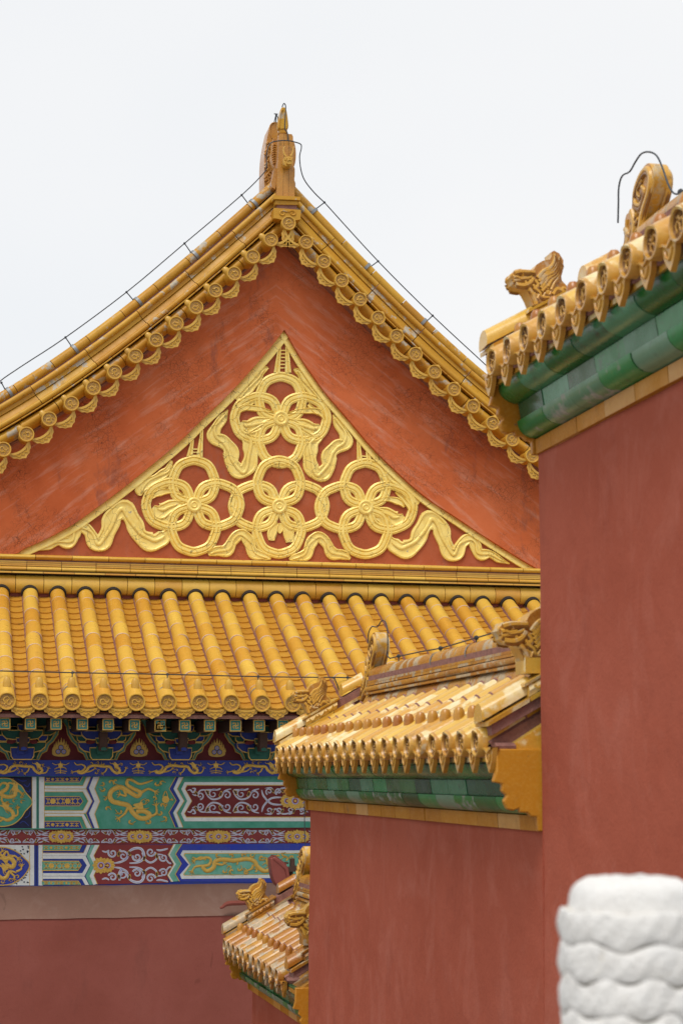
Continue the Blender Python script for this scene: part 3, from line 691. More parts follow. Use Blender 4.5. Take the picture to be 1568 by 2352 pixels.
for sx, cx in ((-1, 556), (1, 678)):
    dh.lathe([(.02, 0), (.017, .01), (0, .016)], FDH(cx, 1290, .10), (0, -1, 0), 8)
    dh.tube([FDH(x, y, .08) for x, y in cr([(cx + sx * -15, 1215), (cx + sx * 8, 1190), (cx + sx * 32, 1130), (cx + sx * 36 + (0 if sx < 0 else 8), 1060), (cx + (sx * 10 if sx < 0 else 62), 1005)], 5)], [.017 * (1 - k / 24) + .003 for k in range(21)], 6)
    dh.tube([FDH(x, y, .105) for x, y in cr([(cx - 30, 1265), (cx, 1255), (cx + 28, 1268)], 4)], .009, 5)
dh.tube([FDH(x, y, .155) for x, y in cr([(580, 1345), (630, 1325), (672, 1345)], 4)], .010, 5)
dh.make('small_dragon_head', 'glaze_disc', cwo, bevel=.008)

# ---- rafter ends with the gold swastika-fret on green
KA = (.2563, 0, .2563, 1636)
def sq_end(cx, cy, w, hgt, p):
    rf = MB(); FQ = fr(YE + .2)
    x0, x1, y0, y1 = cx - w / 2, cx + w / 2, cy - hgt / 2, cy + hgt / 2
    rf.prism([(x0, y1), (x1, y1), (x1, y0), (x0, y0)], FQ, -.9, 0, 2)
    rf.prism([(x0 + .5, y1 - .5), (x1 - .5, y1 - .5), (x1 - .5, y0 + .5), (x0 + .5, y0 + .5)], FQ, 0, .004, 1)
    g_ = lambda x, y: (x0 + (x + .5) * w, y0 + (y + .5) * hgt)
    t = .085
    def ln(pts): rf.band([g_(*q) for q in pts], w * t, FQ, .004, BOXP, 0, h0=.004, smooth=False)
    ln([(-.46, -.5), (-.46, .5)]); ln([(.46, -.5), (.46, .5)]); ln([(-.5, -.46), (.5, -.46)]); ln([(-.5, .46), (.5, .46)])
    ln([(0, -.25), (0, .25)]); ln([(-.25, 0), (.25, 0)])
    for a in range(4):
        c, s_ = (1, 0, -1, 0)[a], (0, 1, 0, -1)[a]
        rot = lambda x, y: (x * c - y * s_, x * s_ + y * c)
        ln([rot(0, -.22), rot(-.26, -.22)]); ln([rot(-.22, -.26), rot(-.22, -.13)])
    return rf.make('rafter_end', ['gilt', 'teal', 'wood_dark'], p)
for cx, cy in ((45, 100), (276, 102), (505, 104), (740, 107), (971, 109), (1207, 115), (1438, 117)):
    sq_end(cx * .2563, 1636 + cy * .2563, 26, 26.5, hall)
for k in range(1, 9): sq_end(45 * .2563 - 59.3 * k, 1636 + 100 * .2563, 26, 26.5, hall)
for cx in (805, 928, 1053, 1182, 1300, 1420): sq_end(cx * .4577, 1619 + 104 * .4577, 26.5, 27, hall)

# ---- bracket sets under the eaves
rp = MB(); FBk = fr(YB - .02)
a_, b_ = FBk(-560, 1640), FBk(1000, 1752)
rp.box((a_.x, YB - .02, b_.z - .1), (b_.x, YB + .2, a_.z + .3))
rp.make('bracket_board', 'maroon', hall)
def kA(y): return lambda x, y_, h=0: U(x * .2563, 1636 + y_ * .2563, y) 
def bracket(cx, name, arm, base):
    """one bracket set, traced about x = 905 of the enlarged view and moved to cx"""
    mb = MB(); P0 = U(905 * .2563, 1700, YB); dX = U(cx, 1700, YB).x - P0.x
    IDX = {'g': 0, 'b': 1, 'gold': 2, 'dark': 3, 'trim': 4}
    A_, B_ = (IDX['g'], IDX['b']) if arm == 'g' else (IDX['b'], IDX['g'])
    def pl(pts, Y0, dep, mi, edge=9, closed=True):
        frm = lambda x, y, h=0: U(x * .2563, 1636 + y * .2563, Y0) + Vector((dX, -h, 0))
        mb.prism(pts, frm, -dep, 0, mi)
        mb.band(pts, edge, frm, .012, BOXP, 2, closed, smooth=False)
    sym = lambda half: half + [(1810 - x, y) for x, y in half[::-1]]
    # dark green backing plate with double outline
    back = [(545, 60), (590, 130), (602, 200), (640, 262), (682, 300), (700, 350), (742, 372), (768, 425)]
    pl([(545, 60)] + sym(back)[1:-1] + [(1265, 60)], YB - .05, .03, 4, 8)
    pl(sym([(595, 60), (618, 130), (628, 190), (665, 250), (705, 285), (722, 335), (765, 360), (790, 425)]), YB - .08, .03, IDX['g'], 7)
    # upper, widest arms
    pl(sym([(632, 40), (640, 100), (690, 128), (740, 132)]), YB - .30, .2, A_)
    pl(sym([(608, 72), (612, 125), (655, 135), (700, 112), (700, 72)][:3]), YB - .22, .12, B_)
    for sx in (0, 1):
        m_ = (lambda L: [(1810 - x, y) for x, y in L][::-1]) if sx else (lambda L: L)
        pl(m_([(612, 142), (622, 185), (665, 208), (722, 205), (722, 142)]), YB - .20, .12, A_)
        pl(m_([(684, 210), (690, 248), (712, 262), (760, 262), (772, 240), (772, 210)]), YB - .26, .2, B_)
    pl(sym([(724, 165), (730, 205), (765, 238), (820, 246)]), YB - .40, .25, A_)
    pl(sym([(700, 270), (706, 310), (745, 345), (800, 360)]), YB - .26, .2, A_)
    for sx in (0, 1):
        m_ = (lambda L: [(1810 - x, y) for x, y in L][::-1]) if sx else (lambda L: L)
        mb.prism(m_([(768, 262), (775, 282), (815, 286), (850, 272), (845, 250), (790, 250)]), lambda x, y, h=0: U(x * .2563, 1636 + y * .2563, YB - .41) + Vector((dX, -h, 0)), -.05, 0, 5)
    pl([(868, 112), (875, 160), (905, 170), (1010, 168), (1020, 112)][0:2] + [(905, 172), (1000, 172)] + [(1015, 160), (1022, 112)], YB - .55, .3, B_)
    pl([(852, 232), (862, 276), (965, 276), (975, 232)], YB - .45, .2, B_)
    pl([(800, 318), (805, 395), (825, 424), (985, 424), (1004, 395), (1008, 318)], YB - .30, .28, B_)
    # projecting beak
    frm = lambda x, y, h=0: U(x * .2563, 1636 + y * .2563, YB - .62) + Vector((dX, -h, 0))
    mb.prism([(893, 178), (889, 320), (894, 345), (958, 345), (960, 320), (962, 178)], frm, -.45, 0, 3)
    mb.prism([(900, 320), (902, 342), (950, 342), (952, 322), (926, 310)], frm, 0, .02, B_)
    mb.prism([(880, 300), (876, 370), (935, 375), (938, 330)], lambda x, y, h=0: frm(x, y, h - .2), -.2, 0, B_)
    return mb.make('bracket_set', ['green_dark', 'blue', 'gilt', 'wood_dark', 'aqua', 'maroon'], hall)
dper = 178.5
for k, (arm, base) in enumerate((('b', 'g'), ('g', 'b')) * 4):
    bracket((55 + dper * (k - 4 + 1)), 'bracket_set', arm, base)
# pearls and flames between the sets
for k in range(8):
    fp = MB(); dX = U(140.6 + dper * (k - 3), 1700, YB).x - U(140.6, 1700, YB).x
    frm = lambda x, y, h=0: U(x * .2563, 1636 + y * .2563, YB - .02) + Vector((dX, -h, 0))
    fp.prism(cr([(480, 385), (470, 350), (490, 315), (520, 285), (548, 262), (578, 285), (605, 315), (625, 350), (615, 385), (548, 398)], 3, True), frm, 0, .012, 0)
    for x, y, l in ((475, 340, 28), (488, 312, 34), (505, 292, 36), (525, 272, 36), (551, 258, 34), (575, 272, 36), (594, 292, 36), (610, 314, 32), (624, 342, 26)):
        fp.prism([(x - 9, y + 10), (x + 9, y + 10), (x + 5, y - l * .5), (x + 1, y - l)], frm, 0, .015, 0)
    for x, y in ((548, 316), (523, 353), (573, 353)):
        for r_, h_, mi in ((24, .016, 1), (19, .020, 2), (7, .024, 0)): fp.prism([(x + r_ * math.cos(2 * math.pi * q / 16), y + r_ * math.sin(2 * math.pi * q / 16)) for q in range(16)], frm, .01, h_, mi)
    fp.make('flame_pearl_motif', ['gilt', 'ink', 'lilac'], hall)

# ------------------------------------------------------------------ painted beams
KB = (.2563, 0., .2563, 1768.4)      # left enlarged view -> wide view
KC = (.24167, 344.5, .24167, 1768.4)
PM = ['green', 'blue', 'gilt', 'white', 'maroon', 'ink', 'lilac', 'aqua', 'blue_bright', 'crimson', 'wood_dark']
PI = {n: i for i, n in enumerate(PM)}
class Paint:
    def __init__(s, Y): s.mb = MB(); s.Y = Y; s.n = 0
    def f(s, K):
        return lambda x, y, h=0: U(x * K[0] + K[1], y * K[2] + K[3], s.Y) + Vector((0, -h, 0))
    def poly(s, K, pts, m, lv):
        s.mb.prism(pts, s.f(K), 0, .003 * lv, PI[m]); return s
    def line(s, K, pts, w, m, lv, closed=False):
        s.mb.band(pts, w, s.f(K), .003 * lv, BOXP, PI[m], closed, smooth=False); return s
    def relief(s, K, pts, w, m, lv, hs=.008):
        s.mb.band(pts, w, s.f(K), hs, TUB, PI[m], h0=.003 * lv); return s
def scroll(P, K, cx, cy, r, a0, turns, d, m='white', lv=4, w=9, tail=None):
    n = int(14 * turns); pts = []
    if tail: pts = [tail]
    for k in range(n + 1):
        t = k / n; a = R(a0) + d * 2 * math.pi * turns * t; rr = r * (1 - .82 * t); pts.append((cx + rr * math.cos(a), cy + rr * math.sin(a)))
    if tail: pts = cr(pts[:3], 4)[:-1] + pts[2:]
    wd = [w * (1.15 - .5 * k / len(pts)) for k in range(len(pts))]
    P.line(K, pts, wd, m, lv); P.line(K, pts, [q * .34 for q in wd], 'lilac' if m == 'white' else 'white', lv + 1)
def curl(P, K, pts, w=9, lv=4, m='white', n=5):
    q = cr(pts, n); wd = [w * min(1, .35 + 1.3 * (1 - abs(2 * k / len(q) - 1))) for k in range(len(q))]
    P.line(K, q, wd, m, lv); P.line(K, q, [z * .34 for z in wd], 'lilac', lv + 1)
def leafbit(P, K, x, y, a, s=1., lv=5):
    c, sn = math.cos(R(a)), math.sin(R(a))
    for k, m in ((1., 'gilt'), (.72, 'wood_dark')):
        P.poly(K, [(x + s * k * (u * c - v * sn), y + s * k * (u * sn + v * c)) for u, v in ((-22, 0), (-8, -10), (10, -9), (20, 0), (10, 8), (-4, 7), (-14, 10))], m, lv + (m == 'wood_dark'))
def flower(P, K, x, y, r, lv=6, n=12):
    P.poly(K, [(x + r * (1 + .09 * math.cos(n * 2 * math.pi * k / 72)) * math.cos(2 * math.pi * k / 72), y + r * (1 + .09 * math.cos(n * 2 * math.pi * k / 72)) * math.sin(2 * math.pi * k / 72)) for k in range(72)], 'gilt', lv)
    for k in range(n):
        a = 2 * math.pi * k / n; P.relief(K, [(x + r * .5 * math.cos(a), y + r * .5 * math.sin(a)), (x + r * .92 * math.cos(a), y + r * .92 * math.sin(a))], r * .16, 'gilt', lv, .006)
    C_ = lambda q: [(x + q * math.cos(2 * math.pi * k / 20), y + q * math.sin(2 * math.pi * k / 20)) for k in range(20)]
    P.poly(K, C_(r * .44), 'lilac', lv + 1); P.poly(K, C_(r * .30), 'crimson', lv + 2); P.poly(K, C_(r * .17), 'gilt', lv + 3)
def dragon(P, K, body, w, legs=(), lv=3, head=None):
    q = cr(body, 8); n = len(q)
    w *= 1.2
    P.relief(K, q, [w * (.35 + .65 * min(1, 2.2 * k / n)) * (1 if k < n * .93 else .9) for k in range(n)], 'gilt', lv, .012)
    for lg in legs:
        z = cr(lg, 5); P.relief(K, z, [w * .62 * (1 - .45 * k / len(z)) for k in range(len(z))], 'gilt', lv, .010)
        ex, ey = z[-1]; dx, dy = z[-1][0] - z[-3][0], z[-1][1] - z[-3][1]; a = math.atan2(dy, dx)
        for da in (-1.1, -.4, .3, 1.): P.relief(K, [(ex, ey), (ex + w * .9 * math.cos(a + da), ey + w * .9 * math.sin(a + da))], [w * .3, w * .12], 'gilt', lv, .008)
    hx_, hy_ = head or body[-1]; dx, dy = q[-1][0] - q[-5][0], q[-1][1] - q[-5][1]; a = math.atan2(dy, dx); c, sn = math.cos(a), math.sin(a)
    T_ = lambda u, v: (hx_ + w * (u * c - v * sn), hy_ + w * (u * sn + v * c))
    P.poly(K, [T_(u, v) for u, v in ((-.5, -.7), (.3, -.75), (.8, -.5), (1.5, -.55), (1.7, -.2), (1.0, 0), (1.6, .3), (1.2, .55), (.4, .6), (-.5, .7))], 'gilt', lv + 3)
    for e in (((.2, -.6), (-.6, -1.2), (-1.5, -1.3)), ((0, -.5), (-.9, -.8), (-1.7, -.7)), ((0, .5), (-.5, 1.1), (-1.3, 1.3)), ((1.5, -.4), (2.1, -.9), (2.6, -.6)), ((-.2, .2), (-1., .2), (-1.6, .5))):
        z = cr([T_(*e0) for e0 in e], 4); P.relief(K, z, [w * .32 * (1 - .7 * k / len(z)) for k in range(len(z))], 'gilt', lv, .008)
def flames(P, K, spots, s, lv=3, seed=1):
    rr = random.Random(seed)
    for x, y in spots:
        L = s * rr.uniform(.8, 1.3); a = rr.uniform(0, 6.3)
        hk = rr.choice((-1, 1))
        for dd_ in (0, .9):
            z = [(x + L * .5 * (1 - t) * math.cos(a + dd_ + hk * 4.4 * t * t), y + L * .42 * (1 - t * .9) * math.sin(a + dd_ + hk * 4.4 * t * t)) for t in [k / 10 for k in range(11)]]
            P.relief(K, z, [s * .13 * (.5 + k / 16) for k in range(11)], 'gilt', lv, .008)
def rect(x0, y0, x1, y1): return [(x0, y1), (x1, y1), (x1, y0), (x0, y0)]
def solid(P, y0, y1, m, depth=.3, x0=-560, x1=1000):
    a_, b_ = U(x0, y0, P.Y), U(x1, y1, P.Y); za = U(x0, y0, P.Y).z; zc = U(x1, y1, P.Y).z
    z0, z1 = min(U(350, y1, P.Y).z, 99), U(350, y0, P.Y).z
    P.mb.box((a_.x, P.Y, z0), (b_.x, P.Y + depth, z1), PI[m])
KA4 = (.2563, 0, .2563, 1636)
# blue top plate with running dragons
P = Paint(YB - .13); solid(P, 1746.3, 1783, 'blue', .6)
for k in range(8):
    Kd = (.2563, 178.2 * (k - 3), .2563, 1636)
    dragon(P, Kd, [(668, 448), (690, 470), (735, 468), (765, 490), (740, 525), (700, 535), (735, 545), (775, 525), (800, 490), (850, 476), (920, 484), (985, 488), (1010, 520), (1050, 545), (1075, 520), (1050, 490)], 21,
           [((775, 535), (820, 525), (850, 505)), ((715, 520), (680, 530), (655, 535)), ((960, 500), (945, 530), (925, 545)), ((1060, 545), (1110, 540), (1130, 505))], 1, (1045, 478))
    flames(P, Kd, [(880, 455), (930, 460), (860, 540), (890, 520), (1090, 470), (820, 455)], 46, 1, k)
    for x, y, r_ in ((545, 478, 20),): P.poly(Kd, [(x + r_ * math.cos(2 * math.pi * q / 14), y + r_ * 1.1 * math.sin(2 * math.pi * q / 14)) for q in range(14)], 'gilt', 3)
    for q in ([(470, 455), (500, 470), (535, 460)], [(555, 460), (590, 470), (622, 452)], [(490, 510), (520, 495), (540, 495)], [(550, 495), (580, 495), (600, 512)], [(490, 528), (545, 524), (602, 530)], [(500, 545), (545, 541), (592, 546)], [(545, 440), (545, 515), (545, 550)]): P.relief(Kd, cr(q, 4), 8, 'gilt', 1)
P.mb.make('eave_beam', [*PM], hall)
# big upper beam
P = Paint(YB); solid(P, 1783, 1903.2, 'green', .4)
Yt, Yb = 62, 523
gl = lambda pts, lv=3, w=5, K=KB, closed=False: P.line(K, pts, w, 'gilt', lv, closed)
P.poly(KB, rect(-700, Yt, 290, Yb), 'ink', 1)
med = cr([(-180, 290), (-140, 180), (-40, 85), (90, 78), (160, 120), (200, 150), (235, 205), (285, 265), (285, 310), (230, 370), (190, 430), (110, 490), (-20, 500), (-140, 400)], 4, True)
P.poly(KB, med, 'green', 2); gl(med, 4, 8, closed=True)
for q in ([(160, 80), (200, 100), (240, 95)], [(215, 130), (250, 150), (270, 120)], [(180, 480), (215, 460), (260, 500)], [(225, 430), (260, 410), (270, 370)], [(230, 180), (262, 200), (275, 170)]): P.line(KB, cr(q, 4), 7, 'blue', 2)
dragon(P, KB, [(-20, 180), (20, 120), (70, 130), (60, 170), (10, 210), (60, 240), (130, 230), (140, 190)], 30, [((60, 140), (90, 115), (130, 130)), ((20, 240), (20, 280), (50, 300)), ((130, 200), (170, 190), (200, 210))], 3, (140, 170))
dragon(P, KB, [(-40, 420), (20, 430), (70, 450), (120, 420), (110, 370), (60, 340)], 28, [((120, 420), (160, 400), (160, 350)), ((30, 440), (0, 460), (-20, 440))], 3, (60, 330))
flames(P, KB, [(130, 280), (200, 290), (60, 300), (190, 240), (170, 330)], 55, 3, 5)
for x0, x1, m in ((290, 328, 'white'), (352, 400, 'white')): P.poly(KB, rect(x0, Yt, x1, Yb), m, 1)
P.poly(KB, rect(340, Yt, 346, Yb), 'ink', 1)
for x in (290, 400): gl([(x, Yt), (x, Yb)], 2, 4)
def stripes(P, K, x0, X1, rows):   # rows: (y0, y1, mat, indent)
    for y0, y1, m, ind in rows: P.poly(K, [(x0, y1), (X1 + ind[1], y1), (X1 + ind[0], y0), (x0, y0)], m, 1)
P.poly(KB, [(405, 168), (775, 168), (820, 62), (775, 62), (745, 142), (405, 142)], 'white', 1)
P.poly(KB, [(405, 390), (750, 390), (822, 522), (778, 522), (735, 416), (405, 416)][::-1], 'white', 1)
P.poly(KB, [(398, 172), (770, 172), (828, 280), (770, 386), (398, 386), (398, 364), (745, 364), (790, 280), (745, 196), (398, 196)], 'white', 1)
for pts in ([(405, 142), (745, 142), (778, 62)], [(405, 170), (770, 170)], [(398, 416), (735, 416), (780, 522)], [(398, 389), (768, 389)], [(398, 196), (745, 196), (792, 280), (745, 364), (398, 364)]): gl(pts, 3, 5)
P.poly(KB, [(400, 62), (742, 62), (716, 108), (400, 108)][::-1], 'blue', 1); gl([(742, 62), (716, 108), (400, 108)], 3, 6)
P.poly(KB, [(398, 238), (714, 238), (745, 280), (714, 322), (398, 322)][::-1], 'blue', 1); gl([(398, 238), (714, 238), (745, 280), (714, 322), (398, 322)], 3, 6)
P.poly(KB, [(398, 460), (714, 460), (740, 522), (398, 522)][::-1], 'blue', 1); gl([(398, 460), (714, 460), (740, 522)], 3, 6)
def fret(P, K, x0, x1, yc, hgt, n, lv=3, m='gilt'):
    for k in range(n):
        x = x0 + (x1 - x0) * (k + .5) / n; w = (x1 - x0) / n
        if k % 3 == 1:
            P.poly(K, [(x + hgt * (.44 if q % 2 else .28) * math.cos(R(22.5 * q)), yc + hgt * (.44 if q % 2 else .28) * math.sin(R(22.5 * q))) for q in range(16)], m, lv)
        else:
            for sy in (-1, 1):
                P.line(K, cr([(x - w * .42, yc + sy * hgt * .38), (x - w * .1, yc + sy * hgt * .18), (x, yc + sy * hgt * .40), (x + w * .15, yc + sy * hgt * .15), (x + w * .42, yc + sy * hgt * .38)], 3), 6, m, lv)
            P.line(K, [(x, yc - hgt * .4), (x, yc + hgt * .4)], 6, m, lv)
fret(P, KB, 410, 720, 280, 76, 7); fret(P, KB, 410, 710, 84, 36, 7); fret(P, KB, 410, 710, 490, 44, 7)
# chevrons
P.poly(KB, [(828, 62), (800, 160), (845, 280), (798, 390), (850, 522), (890, 522), (850, 395), (897, 282), (852, 170), (895, 62)], 'white', 1)
P.poly(KB, [(815, 62), (772, 165), (828, 280), (772, 390), (828, 522), (850, 522), (798, 390), (848, 280), (798, 165), (838, 62)], 'blue', 2)
gl([(893, 62), (850, 168), (897, 282), (850, 395), (888, 522)], 3, 6); gl([(815, 62), (772, 165), (828, 280), (772, 390), (828, 522)], 3, 5)
P.poly(KB, [(893, 62), (850, 168), (897, 282), (850, 395), (888, 522), (1560, 522), (1520, 395), (1570, 280), (1520, 168), (1560, 62)], 'green', 1)
dragon(P, KB, [(1370, 90), (1320, 110), (1250, 125), (1190, 95), (1150, 85), (1140, 130), (1200, 170), (1260, 200), (1230, 235), (1150, 190), (1080, 155), (1010, 180), (985, 230), (1010, 280), (1080, 300), (1150, 320), (1190, 380), (1250, 430), (1320, 430), (1340, 400), (1290, 370), (1220, 375)], 36,
       [((1270, 200), (1330, 170), (1390, 195)), ((1100, 160), (1130, 230), (1080, 220)), ((1150, 330), (1120, 390), (1070, 430)), ((1330, 420), (1400, 390), (1400, 320))], 3, (1260, 320))
flames(P, KB, [(930, 170), (940, 260), (960, 350), (990, 110), (1040, 100), (1080, 370), (1380, 250), (1440, 380), (1470, 430), (1340, 460), (1400, 120), (1450, 120), (1170, 460), (1330, 280), (920, 120), (1450, 320)], 80, 3, 9)
P.poly(KB, [(1485 + 32 * math.cos(2 * math.pi * q / 16), 265 + 32 * math.sin(2 * math.pi * q / 16)) for q in range(16)], 'gilt', 4)
for q in ([(1460, 240), (1485, 190), (1505, 240)], [(1460, 300), (1480, 330), (1500, 300)], [(1520, 265), (1550, 270), (1535, 255)]): P.relief(KB, cr(q, 4), 9, 'gilt', 3)
# right chevrons and the red scroll panel
P.poly(KC, [(245, 68), (185, 180), (250, 290), (180, 405), (240, 545), (268, 545), (215, 410), (285, 295), (222, 180), (285, 68)], 'blue', 2)
P.poly(KC, [(275, 68), (225, 180), (288, 292), (222, 408), (275, 545), (312, 545), (252, 408), (325, 295), (255, 180), (318, 68)], 'white', 3)
P.line(KC, [(318, 68), (258, 180), (325, 295), (255, 408), (314, 545)], 6, 'gilt', 4); P.line(KC, [(245, 68), (183, 180), (250, 290), (180, 405), (240, 545)], 6, 'gilt', 4)
P.poly(KC, [(330, 116), (298, 182), (355, 295), (295, 415), (330, 488), (2400, 488), (2400, 116)], 'white', 2)
P.poly(KC, [(350, 142), (332, 182), (395, 295), (325, 415), (345, 452), (2400, 452), (2400, 142)], 'gilt', 3)
P.poly(KC, [(354, 149), (338, 182), (401, 295), (331, 415), (349, 444), (2400, 444), (2400, 149)], 'maroon', 4)
for sy in (-1, 1):
    Yc = lambda y: 295 + sy * (y - 295) * 1.0
    V = lambda pts: [(x, Yc(y)) for x, y in pts]
    for x0 in (540, 805):
        scroll(P, KC, x0 + 60, Yc(228), 46, -60 * sy, 1.15, 1 * sy * -1, lv=5, w=13, tail=(x0 - 10, Yc(190)))
        curl(P, KC, V([(x0 - 20, 195), (x0 + 10, 250), (x0 + 60, 280), (x0 + 130, 260), (x0 + 170, 200), (x0 + 230, 180)]), 15, 5)
        scroll(P, KC, x0 + 190, Yc(240), 44, 200, 1.2, 1 * sy, lv=5, w=13)
        curl(P, KC, V([(x0 + 60, 180), (x0 + 90, 190), (x0 + 130, 178)]), 14, 5)
        leafbit(P, KC, x0 + 6, Yc(215), 65 * sy, 1.5, 6); leafbit(P, KC, x0 + 130, Yc(230), 115 * sy, 1.5, 6)
    curl(P, KC, V([(355, 195), (385, 190), (410, 215), (430, 180), (400, 175)]), 14, 5); scroll(P, KC, 475, Yc(245), 36, 90, 1.2, -1, lv=5, w=12)
    curl(P, KC, V([(400, 230), (440, 240), (480, 195), (540, 190)]), 13, 5); leafbit(P, KC, 440, Yc(225), 60, 1.3, 6)
    curl(P, KC, V([(1060, 190), (1080, 250), (1150, 320), (1250, 325)][:3] + [(1250, 330)]), 17, 5)
    for x0 in (1130, 1220, 1330, 1440): scroll(P, KC, x0, Yc(205), 34, 120, 1.2, 1 * sy, lv=5, w=12); leafbit(P, KC, x0 + 35, Yc(200), 60 * sy, 1.3, 6)
    curl(P, KC, V([(1090, 175), (1150, 170), (1190, 220), (1250, 175), (1320, 180), (1400, 220), (1500, 190)]), 13, 5)
flower(P, KC, 1300, 294, 62, 6); flower(P, KC, 1440, 294, 62, 6); flower(P, KC, 1375, 294, 76, 10)
P.mb.make('upper_beam', [*PM], hall)
# narrow red board with flowers
P = Paint(YB + .06); solid(P, 1903, 1940, 'crimson', .3)
for k in range(8):
    Kd = (.2563, 180.2 * (k - 3), .2563, 1768.4 + .0)
    x = 550
    flower(P, Kd, x - 62, 597, 50, 3, 10); flower(P, Kd, x + 62, 597, 50, 3, 10); flower(P, Kd, x, 597, 58, 8, 12)
    for sx in (-1, 1):
        for sy in (-1, 1):
            V = lambda pts: [(x + sx * u, 597 + sy * v) for u, v in pts]
            curl(P, Kd, V([(110, 8), (160, 14), (200, 28), (225, 55)]), 10, 2); curl(P, Kd, V([(110, 22), (150, 26), (190, 14), (222, -4 + 12)]), 9, 2)
            curl(P, Kd, V([(105, 52), (140, 36), (175, 48), (205, 56)]), 10, 2); scroll(P, Kd, x + sx * 268, 597 + sy * 36, 22, 90, 1.2, sx * sy, lv=2, w=9)
            curl(P, Kd, V([(225, 15), (250, 55), (300, 50), (345, 55)]), 10, 2); curl(P, Kd, V([(290, 20), (315, 28), (345, 52)]), 10, 2)
            leafbit(P, Kd, x + sx * 222, 597 + sy * 40, 70 * sx * sy, .9, 4); leafbit(P, Kd, x + sx * 150, 597 + sy * 46, 20, .8, 4); leafbit(P, Kd, x + sx * 310, 597 + sy * 30, 60 * sx * sy, .8, 4)
P.mb.make('flower_board', [*PM], hall)
# lower beam
P = Paint(YB + .03); solid(P, 1940, 2034, 'blue', .4)
Yt, Yb = 672, 1035
gl = lambda pts, lv=3, w=5, K=KB, closed=False: P.line(K, pts, w, 'gilt', lv, closed)
P.poly(KB, rect(-700, Yt, 268, Yb), 'white', 1)
for k in range(70):
    rr = random.Random(k); x, y = rr.uniform(100, 262), rr.uniform(680, 1025); P.poly(KB, [(x + 9 * math.cos(R(60 * q + k)), y + 7 * math.sin(R(60 * q + k))) for q in range(5)], 'ink', 2)
med = cr([(-150, 850), (-100, 740), (0, 695), (90, 705), (170, 745), (220, 790), (262, 835), (262, 880), (215, 950), (150, 1000), (60, 1030), (-60, 1010)], 4, True)
P.poly(KB, med, 'blue_bright', 3); gl(med, 5, 9, closed=True)
dragon(P, KB, [(-40, 770), (10, 760), (40, 800), (90, 790), (130, 830), (110, 870), (50, 850)], 34, [((90, 790), (130, 770), (160, 790)), ((20, 790), (60, 730), (80, 760)), ((0, 800), (-10, 760), (20, 730))], 4, (60, 800))
dragon(P, KB, [(150, 920), (90, 910), (60, 960), (20, 970), (-20, 940)], 30, [((90, 915), (130, 950), (130, 970)), ((150, 910), (190, 890), (195, 860))], 4, (50, 880))
flames(P, KB, [(190, 815), (200, 850), (20, 1000), (100, 980), (160, 960)], 60, 4, 3)
for x0, x1 in ((270, 308), (348, 388)): P.poly(KB, rect(x0, Yt, x1, Yb), 'white', 1)
for x in (268, 385): gl([(x, Yt), (x, Yb)], 2, 4)
P.poly(KB, rect(325, Yt, 330, Yb), 'ink', 1)
P.poly(KB, [(385, 672), (735, 672), (712, 722), (385, 722)][::-1], 'aqua', 2); gl([(735, 672), (712, 722), (385, 722)], 4, 6)
P.poly(KB, [(385, 744), (750, 744), (782, 672), (812, 672), (775, 768), (385, 768)][::-1], 'white', 2); gl([(385, 744), (750, 744), (782, 672)], 3, 4)
P.poly(KB, [(385, 770), (770, 770), (810, 855), (760, 950), (380, 950), (380, 925), (740, 925), (780, 855), (742, 796), (385, 796)], 'white', 2)
P.poly(KB, [(380, 818), (708, 818), (730, 855), (700, 900), (380, 900)][::-1], 'aqua', 2); gl([(380, 818), (708, 818), (730, 855), (700, 900), (380, 900)], 4, 8)
P.poly(KB, [(378, 953), (758, 953), (800, 1030), (765, 1030), (735, 976), (378, 976)], 'white', 2)
P.poly(KB, [(378, 996), (705, 996), (725, 1030), (378, 1030)][::-1], 'aqua', 2); gl([(378, 996), (705, 996), (725, 1030)], 4, 7)
fret(P, KB, 392, 720, 859, 70, 7, 4); fret(P, KB, 392, 710, 696, 34, 7, 4); fret(P, KB, 392, 710, 1014, 28, 7, 4)
P.poly(KB, [(820, 672), (778, 770), (815, 858), (768, 950), (805, 1030), (872, 1020), (838, 945), (882, 855), (838, 768), (890, 672)], 'aqua', 3)
P.poly(KB, [(850, 672), (806, 770), (850, 858), (805, 950), (838, 1030), (875, 1020), (842, 945), (885, 855), (842, 768), (892, 672)], 'white', 4)
P.poly(KB, [(892, 672), (842, 768), (885, 855), (842, 945), (875, 1025), (1515, 1010), (1495, 940), (1550, 850), (1495, 760), (1560, 672)], 'crimson', 3); gl([(892, 672), (842, 768), (885, 855), (842, 945), (875, 1025)], 5, 6)
